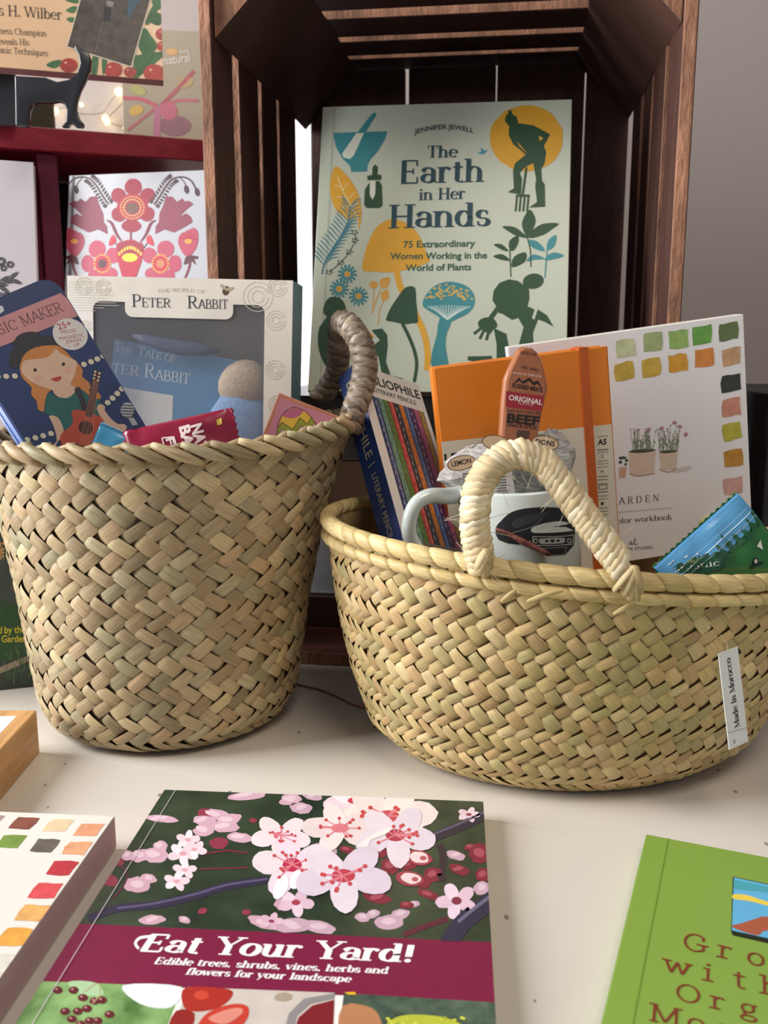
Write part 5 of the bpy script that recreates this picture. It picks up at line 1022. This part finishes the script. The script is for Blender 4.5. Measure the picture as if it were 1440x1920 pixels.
# ---------- white watercolour workbook standing
sh = Sheet((.1194, .7335, .1056), *frame(4.1, -2.3, 7.8), .1845, .1845)
ww = book('watercolor_workbook', 'white workbook with potted plants and green swatches standing in the wide basket', sh, .012, (246, 244, 244), False)
p = Print(sh, C6)
for x, y, c in ((567, 237, 'c8cfa4'), (733, 200, 'a4b27e'), (892, 183, '97b868'), (1035, 157, '6ca84e'), (1198, 135, '66784e'), (560, 378, 'c9ac4a'), (722, 358, 'cfae48'), (888, 330, 'dda23c'), (1050, 298, 'dd8e48'), (1213, 290, 'ccA27a'.lower()), (1213, 455, '3a3f3c'), (1215, 600, 'd89480'), (1220, 750, 'c2bc48'), (1228, 912, 'c9903a'), (1225, 1085, 'deaca2'), (1240, 1225, 'd99a84')):
    p.swatch(x, y, .0148, .0135, mat('watercolor_' + c, c, .6, var=.14, vscale=170), 1)
TC = 'e2cbb4'; p.poly([(585, 872), (752, 862), (742, 990), (728, 1012), (602, 1020), (592, 990)], TC, 1); p.poly([(770, 878), (886, 868), (876, 978), (786, 990)], TC, 1); p.poly([(526, 970), (572, 965), (565, 1030), (526, 1035)], 'd8ae94', 1)
p.ell(668, 868, 82, 12, '4a4a3a', 2, -4); p.ell(828, 873, 56, 9, '4a4a3a', 2, -4); p.line([(590, 1005), (640, 1022), (745, 1005)], 7, 'c8a088', 2, 3); p.line([(772, 980), (830, 998), (880, 975)], 7, 'c8a088', 2, 3); p.poly([(880, 975), (970, 962), (940, 990), (860, 1000)], 'ddd2c8', 1, 3)
for cx, w, y0, n_ in ((668, 78, 866, 46), (828, 74, 870, 40)):
    for k in range(n_):
        x = cx + random.uniform(-w, w) * .8; tx = x + random.uniform(-1, 1) * 24; ty = y0 - random.uniform(40, 135 if cx < 700 else 165); p.line([(x, y0), (tx, ty)], 1.6, '7c8a68', 2); p.ell(tx, ty, 5, 4, random.choice(['6a7a58', '8a9a70', 'b4787c', 'c89498', '5a6a4e']), 3, 0, 7); p.ell((x + tx) / 2, (y0 + ty) / 2, 5, 3, random.choice(['6a7a58', '93a07c']), 3, random.uniform(0, 90), 7)
for x, y in ((866, 695), (935, 768), (785, 730), (708, 735), (900, 720)): p.ell(x, y, 13, 11, 'c4868c', 4, 0, 9, .2)
for k in range(9): p.ell(random.uniform(530, 575), random.uniform(900, 960), 7, 10, '3a4a36', 2, random.uniform(0, 90), 7)
p.text('G A R D E N', (470, 1200), (772, 1175), 40, '3a3634', 'reg', 2); p.line([(330, 1260), (855, 1217)], 2, '8a8480', 2); p.text('watercolor workbook', (352, 1325), (853, 1288), 32, '3a3634', 'reg', 2)
q = Print(sh, crop(1140, 920, 4.8)); q.mb = p.mb; q.text('EMILY LEX STUDIO', (20, 549), (400, 522), 26, '4a4644', 'sans', 2); q.line([(190, 482), (215, 470), (205, 455), (195, 475), (225, 480), (248, 440), (240, 432), (232, 470), (250, 482), (270, 474)], 5, '4a4644', 2, 4); p.build('cover_print', ww)

# ---------- pencil box
sh = Sheet((.0178, .6220, .1443), *frame(51.3, 37.7, -20.5), .063, .147); KP = 1.08
sh.u = sh.u * KP; sh.v = sh.v * KP; sh.n = sh.n * KP; sh.bl = sh.bl + sh.v * .018
pn = thing('pencil_box', 'navy and white boxed set of rainbow pencils in the wide basket', 'box', tuple(sh.P(.03, 0, -.012))); m_nv = mat('pencil_box_navy', (22, 46, 96), .4, coat=.2); m_wt = mat('pencil_box_white', (226, 218, 208), .45)
mb = MB(); sh.box(mb, 0, .063, 0, .147, -.020, 0, m_wt); k = mb.mid(m_nv)
mb.mi = [k if i in (5,) else x for i, x in enumerate(mb.mi)]; bevel(mb.build('carton', pn), .0005, 1)
p = Print(sh); wc = ['2c4478', '6f9478', '5f7a34', 'c8403a', '38363c', 'd07a30', '4a66a0', '5a2c5a', 'b85a80', 'a8802c']; x0, x1 = .0085, .058; dw = (x1 - x0) / len(wc); Vt = .119
p.raw([(x0 - .0005, 0), (x1 + .0005, 0), (x1 + .0005, Vt), (x0 - .0005, Vt)], '1e2234', 0)
for i, c in enumerate(wc):
    p.raw([(x0 + dw * i + .0003, 0), (x0 + dw * (i + 1) - .0003, 0), (x0 + dw * (i + 1) - .0003, Vt), (x0 + dw * i + .0003, Vt)], mat('pencil_' + c, c, .45, var=.18, vscale=300, coat=.2), 1)
    p.raw([(x0 + dw * (i + .55), 0), (x0 + dw * (i + .62), 0), (x0 + dw * (i + .62), Vt), (x0 + dw * (i + .55), Vt)], 'c8b890', 2) if i % 3 == 0 else None
    for k in range(19): uu = x0 + dw * (i + .3 + .2 * (k % 2)); vv = .004 + k * .006; p.raw([(uu, vv), (uu + .0005, vv), (uu + .0005, vv + .003), (uu, vv + .003)], 'd8ccb0' if i in (0, 4, 7) else '3a2c2c', 2)
p.text('BIBLIOPHILE', (.0045, .1315), (.060, .1315), .0080, '262428', 'sans', 2, weight=.012, uvspace=True); p.text('LITERARY PENCILS', (.012, .1240), (.053, .1240), .0040, '262428', 'sans', 2, uvspace=True); p.build('front_print', pn)
ss = Sheet(sh.P(0, 0, -.020), sh.n, sh.v, .020, .147); ss.u, ss.v = sh.n, sh.v; p = Print(ss); p.raw([(0, 0), (.020, 0), (.020, .147), (0, .147)], m_nv, 0)
p.text('BIBLIOPHILE', (.0065, .137), (.0065, .070), .0072, 'a89a78', 'sans', 2, uvspace=True); p.raw([(.006, .064), (.014, .064), (.014, .0646), (.006, .0646)], 'a89a78', 2); p.text('LITERARY PENCILS', (.0075, .057), (.0075, .002), .0048, 'a89a78', 'sans', 2, uvspace=True); p.build('spine_print', pn)

# ---------- mug with a printed car
m_mug = mat('mug_glaze', (204, 210, 202), .18, coat=.6, var=.02)
mg = thing('mug', 'pale grey-green ceramic mug with a black car front print', 'mug', tuple(on_y(972, 1060, .626)))
mrad = .0415; mc = on_y(972, 905, .628); mt = Matrix.Rotation(R(4.4), 3, 'Y').inverted(); ax = V((math.sin(R(-3.5)), 0, math.cos(R(-3.5)))); mx = V((1, 0, 0)); mx = (mx - ax * mx.dot(ax)).normalized(); my = ax.cross(mx)
def mugp(a, z, r): return mc + ax * z + (mx * math.sin(a) - my * math.cos(a)) * r
mb = MB(); NS = 48; prof = [(-.085, .034), (-.083, .0378), (-.078, .0403), (-.04, .0413), (-.002, .0415), (0, .0409), (-.002, .0386), (-.04, .0381), (-.078, .0366), (-.080, .001)]; rings = [[mb.vert(mugp(2 * math.pi * k / NS, z, r)) for k in range(NS)] for z, r in prof]
for a, b in zip(rings, rings[1:]):
    for k in range(NS): mb.face((a[k], a[(k + 1) % NS], b[(k + 1) % NS], b[k]), m_mug)
mb.face(rings[0], m_mug); mb.build('cup', mg, True)
hp = [on_y(*q) for q in ((868, 926, .627), (838, 930, .622), (805, 930, .616), (780, 945, .612), (768, 975, .611), (770, 1010, .613), (800, 1050, .618), (850, 1065, .627))]; mb = MB(); c = [V(q) for q in catmull([tuple(q) for q in hp], 5)]; mb.tube(c, [.0062 - .0012 * math.sin(math.pi * i / (len(c) - 1)) for i in range(len(c))], m_mug, 12); mb.build('handle', mg, True)
class Cyl:
    W, H = .2, .085
    @staticmethod
    def P(u, v, l=0): return mugp((u - .1) / mrad, v - .085, mrad + l - .0001)
    @staticmethod
    def px(x, y):
        r = ray(x, y); o = CAM - mc; a = r - ax * r.dot(ax); b = o - ax * o.dot(ax); A, B, Cc = a.dot(a), 2 * a.dot(b), b.dot(b) - mrad ** 2; dsc = B * B - 4 * A * Cc
        t = (-B - math.sqrt(max(0, dsc))) / (2 * A); q = CAM + r * t - mc; ang = math.atan2(q.dot(mx), -q.dot(my)); return ang * mrad + .1, q.dot(ax) + .085
p = Print(Cyl, C4, clip=(.03, .17, .001, .084), cell=.0035, base=.00035); BK = '1e2024'
p.poly([(455, 1600), (500, 1540), (560, 1480), (640, 1445), (760, 1425), (900, 1420), (1010, 1430), (1060, 1470), (1110, 1520), (1130, 1640), (1090, 1660), (900, 1660), (760, 1700), (640, 1740), (480, 1700)], BK, 1, 2)
p.poly([(600, 1540), (760, 1480), (900, 1465), (850, 1520), (720, 1570), (620, 1600)], '34383c', 2, 3); p.poly([(760, 1600), (860, 1560), (1000, 1540), (1080, 1560), (1000, 1580), (880, 1600), (780, 1640)], 'c8cec8', 2, 3); p.poly([(780, 1640), (900, 1590), (1050, 1590), (1120, 1620), (900, 1640)], 'd0d6d0', 2); p.line([(600, 1640), (760, 1590), (850, 1520)], 4, '9aa09c', 3, 3)
p.poly([(755, 1655), (1130, 1640), (1122, 1740), (1050, 1820), (900, 1830), (760, 1760)], BK, 3); p.line([(770, 1672), (1118, 1658), (1110, 1735), (775, 1745), (770, 1672)], 6, 'b8beb8', 4); p.poly([(835, 1690), (1030, 1682), (1040, 1705), (1025, 1728), (845, 1735), (828, 1712)], 'a8aeaa', 4, 2)
for x in (795, 1080): p.ell(x, 1708, 20, 22, 'a8aeaa', 4); p.ell(x, 1708, 12, 13, BK, 5)
p.ell(938, 1708, 18, 14, BK, 5); p.ell(890, 1710, 16, 10, BK, 5); p.ell(985, 1706, 16, 10, BK, 5); p.line([(800, 1770), (1060, 1760), (1040, 1815)], 5, '8a908c', 4); p.build('car_print', mg)

# ---------- beef stick standing in the mug
sh = Sheet.at(C4(640, 865), .640, (.5, 0), 6, 4, -4, .040, .085)
bs = thing('meat_stick', 'brown wrapped beef snack stick standing in the mug', 'snack', tuple(sh.P(.02, -.02, 0)))
ol = [sh.px(*C4(x, y)) for x, y in ((470, 1100), (480, 860), (498, 560), (520, 330), (560, 235), (618, 115), (640, 68), (690, 45), (760, 52), (815, 100), (855, 180), (885, 300), (902, 400), (880, 500), (850, 620), (810, 860), (790, 1100))]
ol = ol[::-1]; m_beef = mat('beef_wrapper', (168, 104, 70), .25, var=.08, vscale=30, coat=.6)
cxm = sum(a for a, _ in ol) / len(ol); mb = MB(); lay = []
for l, f in ((-.006, .90), (-.003, 1.0), (0, .98), (.002, .90), (.0028, .80)): lay.append([mb.vert(sh.P(cxm + (u - cxm) * f, v if f == 1 else v - (.0012 if v > .05 else 0) * (1 - f) * 8, l)) for u, v in ol])
n = len(ol)
for a, b in zip(lay, lay[1:]):
    for k in range(n): mb.face((a[k], a[(k + 1) % n], b[(k + 1) % n], b[k]), m_beef)
mb.face(lay[-1], m_beef); mb.face(lay[0][::-1], m_beef); mb.build('wrapper', bs)
s2 = Sheet(sh.P(-.02, -.06, .0028), sh.u, sh.v, .1, .2); p = Print(s2, C4, clip=(0, .1, 0, .2))
p.poly([(545, 425), (868, 470), (850, 600), (540, 560)], 'a02a38', 1); p.text('ORIGINAL', (562, 500), (850, 545), 42, 'f0e4dc', 'sans', 2, weight=.025); p.text('FLAVOR', (645, 540), (780, 556), 22, 'd8b0a8', 'sans', 2); p.text('RUGGED MEATS', (594, 392), (852, 436), 34, '241c1a', 'sans', 2, weight=.03)
p.poly([(596, 372), (655, 310), (680, 345), (745, 310), (775, 350), (815, 335), (850, 400), (806, 358), (780, 380), (740, 335), (690, 365), (655, 335)], '241c1a', 2); p.text('MADE IN THE USA', (602, 280), (848, 312), 20, 'f0d8c4', 'sans', 2); p.text('- PEEL HERE -', (655, 228), (830, 262), 24, '241c1a', 'sans', 2); p.text('V026210A', (668, 105), (800, 128), 24, '3a2820', 'sans', 2)
p.text('MADE WITH GRASS FED', (548, 605), (838, 632), 26, '2c2220', 'sans', 2); p.text('BEEF', (548, 690), (826, 720), 72, '2c2220', 'sans', 2, weight=.04); p.text('SNACK STICK', (552, 728), (808, 756), 28, '2c2220', 'sans', 2, weight=.02); p.poly([(640, 760), (745, 770), (735, 830), (630, 820)], '5a4034', 2); p.build('wrapper_print', bs)

# ---------- newsprint wrapped sweets in the mug
m_news = mat('newsprint', (206, 200, 192), .7, vscale=420, c2=(136, 132, 128), stretch=(.4, .4, 1.6))
nw = thing('newsprint_sweets', 'crumpled newsprint wrapped sweets piled in the mug', 'sweets', tuple(on_y(940, 900, .640)))
for i, (x, y, rx, rz, ro) in enumerate(((905, 880, .030, .017, .25), (985, 852, .024, .014, -.1), (1030, 862, .018, .020, .1), (960, 890, .026, .016, 0))):
    mb = MB(); c = on_y(x, y, .640 + .004 * i); rnd = random.Random(i)
    blobmesh(mb, V((0, 0, 0)), rx, .012, rz, m_news, 16, 10, .0); mb.v = [tuple(c + Matrix.Rotation(-ro, 3, 'Y') @ (V(q) * (1 + rnd.uniform(-.12, .12)))) for q in mb.v]; mb.build('twist', nw)
for cx, cy, st in ((865, 868, 'LEMON'), (1022, 831, 'DONS'), (930, 830, '')):
    s2 = Sheet.at((cx, cy), .612 if cx < 1000 else .622, (.5, .5), 0, 10, 12 if cx < 900 else -8, .019, .008); lb = MB(); s2.box(lb, 0, .001, 0, .001, -.0001, 0, m_news)
    p = Print(s2, clip=(-1, 1, -1, 1)); N_ = 22
    p.raw([(.0095 + .0095 * math.cos(6.2832 * k / N_), .004 + .005 * math.sin(6.2832 * k / N_)) for k in range(N_)], '6a4a34', 0); p.raw([(.0095 + .0088 * math.cos(6.2832 * k / N_), .004 + .0044 * math.sin(6.2832 * k / N_)) for k in range(N_)], 'c4a888', 1); st and p.text(st, (.003, .0028), (.016, .0028), .0032, '2c2220', 'sans', 2, weight=.02, uvspace=True)
    s3 = p.mb; s3.build('oval_label', nw)
s2 = Sheet.at((864, 935), .612, (0, 0), 0, 8, 4, .036, .024); p = Print(s2); p.raw([(0, 0), (.036, 0), (.034, .018), (.012, .022), (.002, .016)], 'b8b4ae', 0)
for r_ in range(9):
    for c_ in range(3): u = .002 + c_ * .011; p.raw([(u, .001 + r_ * .0018), (u + .009 - random.uniform(0, .003), .001 + r_ * .0018), (u + .009 - random.uniform(0, .003), .0019 + r_ * .0018), (u, .0019 + r_ * .0018)], '6a6662', 1)
p.build('newsprint_flap', nw)

# ---------- dried strip in front of the mug
dj = MB(); m_j = mat('dried_reddish_strip', (112, 62, 52), .6, var=.35, vscale=90, bump=.6, bscale=300)
q = [on_y(*c) for c in ((930, 992, .590), (955, 1002, .588), (985, 1018, .586), (1015, 1032, .584), (1030, 1040, .584))]; dj.tube([V(c) for c in catmull([tuple(c) for c in q], 4)], [.002 + .0022 * math.sin(math.pi * k / 16) + random.uniform(-.0005, .0005) for k in range(17)], m_j, 7, flat=.5)
tag(dj.build('dried_strip', None, True), 'reddish brown dried strip lying before the mug', 'snack')

# ---------- green and blue foil snack at the right
C5 = crop(1140, 920, 4.8); sh = Sheet.at(C5(400, 690), .590, (0, 1), 6, 12, 39, .074, .074)
gs = thing('snack_bag', 'shiny green and sky blue foil snack bag at the right of the wide basket', 'snack', tuple(sh.P(.037, 0, 0)))
pouch(gs, sh, .074, .074, .0085, mat('green_foil', (38, 104, 46), .22, var=.25, vscale=30, coat=.6), 30, 26, edge=.26, seed=8)
p = Print(sh, C5, cell=.003, base=.0005, clip=(.0005, .0735, .001, .0735)); m_sky = mat('sky_foil_strip', (88, 158, 206), .22, var=.12, vscale=60, coat=.6)
p.raw([(0, .0735), (0, .050), (.074, .053), (.074, .0735)], m_sky, 0); p.raw([(0, .0735), (0, .0700), (.074, .0700), (.074, .0735)], '4c8ab8', 1)
for k in range(11):
    u = .006 + k * .0066; hh = random.uniform(.007, .013); b0 = .050 - .001 * (k % 3)
    for j in range(3): w = .0035 - .0008 * j; p.raw([(u - w, b0 + hh * j * .3), (u + w, b0 + hh * j * .3), (u, b0 + hh * (j * .3 + .45))], '1e5a3a', 2)
for vv in (.056, .0595, .063, .0665): p.raw([(.002, vv), (.072, vv), (.072, vv + .0007), (.002, vv + .0007)], 'b8d8ec', 1)
p.poly([(560, 690), (640, 640), (760, 590), (900, 550), (1020, 560), (1000, 640), (960, 700), (700, 760)], '1c4a34', 3, 3); p.poly([(600, 680), (680, 620), (800, 585), (860, 580), (760, 640), (640, 700)], '6a7a48', 4, 3); p.text('organic', (560, 730), (950, 665), 52, 'e6ecdc', 'reg', 5); p.line([(480, 690), (560, 640), (680, 590), (800, 560)], 14, 'd8e4e8', 4, 4); p.text('FRUIT', (560, 660), (670, 605), 20, '1e3a44', 'sans', 5)
p.ell(1265, 632, 30, 34, '1c2420', 4); p.ell(1265, 632, 17, 20, 'c8d0c8', 5); p.text('gim', (1205, 692), (1340, 655), 36, '20282a', 'sans', 5, weight=.03); p.poly([(1335, 440), (1290, 500), (1350, 530)], 'dfe8dc', 5); p.build('wrapper_print', gs)

# ================================================================== small things on the table
m_bam = mat('bamboo', (196, 150, 98), .45, var=.22, vscale=10, stretch=(14, 2, 14), bump=.1, bscale=60)
bb = thing('bamboo_block', 'bamboo wood block with a white label at the left edge', 'block', (-.33, .54, 0)); mb = MB(); abox(mb, -.40, -.25, .535, .633, 0, .0327, m_bam); bevel(mb.build('block', bb), .0012)
s2 = Sheet((-.40, .45, .0327), (1, 0, 0), (0, 1, 0), .15, .183); p = Print(s2); q = [s2.px(*c) for c in ((31, 1343), (0, 1383))]
p.raw([(0, q[1][1] - .04), (q[0][0] - .0, q[1][1] - .04), (q[0][0], q[0][1]), (0, q[0][1])], 'eceae6', 0); p.text('2', (q[0][0] - .014, q[0][1] - .020), (q[0][0] - .0085, q[0][1] - .020), .011, '2a2a2e', 'sans', 1, uvspace=True); p.raw([(q[0][0] - .02, q[0][1] - .026), (q[0][0] - .010, q[0][1] - .026), (q[0][0] - .010, q[0][1] - .024), (q[0][0] - .02, q[0][1] - .024)], '6a6a6e', 1); p.build('label', bb)
mb = MB(); q = [on_z(x, y, .0009) for x, y in ((535, 1275), (560, 1284), (595, 1292), (625, 1303), (655, 1318), (690, 1330))]; mb.tube([V(c) for c in catmull([tuple(c) for c in q], 5)], [.0008] * 26, mat('copper_wire', (168, 116, 76), .35, metal=.5), 6); tag(mb.build('copper_wire', None, True), 'thin copper wire curving on the table between the baskets', 'wire')
m_black = mat('black_rough_paint', (22, 24, 26), .6, vscale=50, c2=(46, 48, 48), bump=.6, bscale=150)
kc = thing('black_box', 'black painted rough wooden box at the right edge behind the wide basket', 'box', (.40, .88, 0))
for z0, z1 in ((0, .122), (.125, .248)):
    mb = MB(); abox(mb, .33, .50, .800, .96, z0, z1, m_black); bevel(mb.build('board', kc), .002)
bg = thing('black_pouch', 'black bag with silver glitter trim at the lower right edge', 'bag', (.34, .72, 0)); mb = MB(); abox(mb, .322, .40, .70, .78, 0, .055, mat('black_fabric', (20, 19, 20), .7, bump=.4, bscale=500)); bevel(mb.build('body', bg), .008, 3)
mb = MB(); mb.tube([V((.318, .694, .006)), V((.345, .693, .008)), V((.385, .694, .006))], [.0045] * 3, mat('silver_glitter', (190, 192, 196), .25, metal=.8, bump=1.0, bscale=1500), 8); mb.build('trim', bg)
mb = MB(); mb.tube([V((.300, .668, .004)), V((.312, .68, .02)), V((.322, .70, .035))], [.0035] * 3, mat('black_fabric', (20, 19, 20)), 8); mb.build('strap', bg)
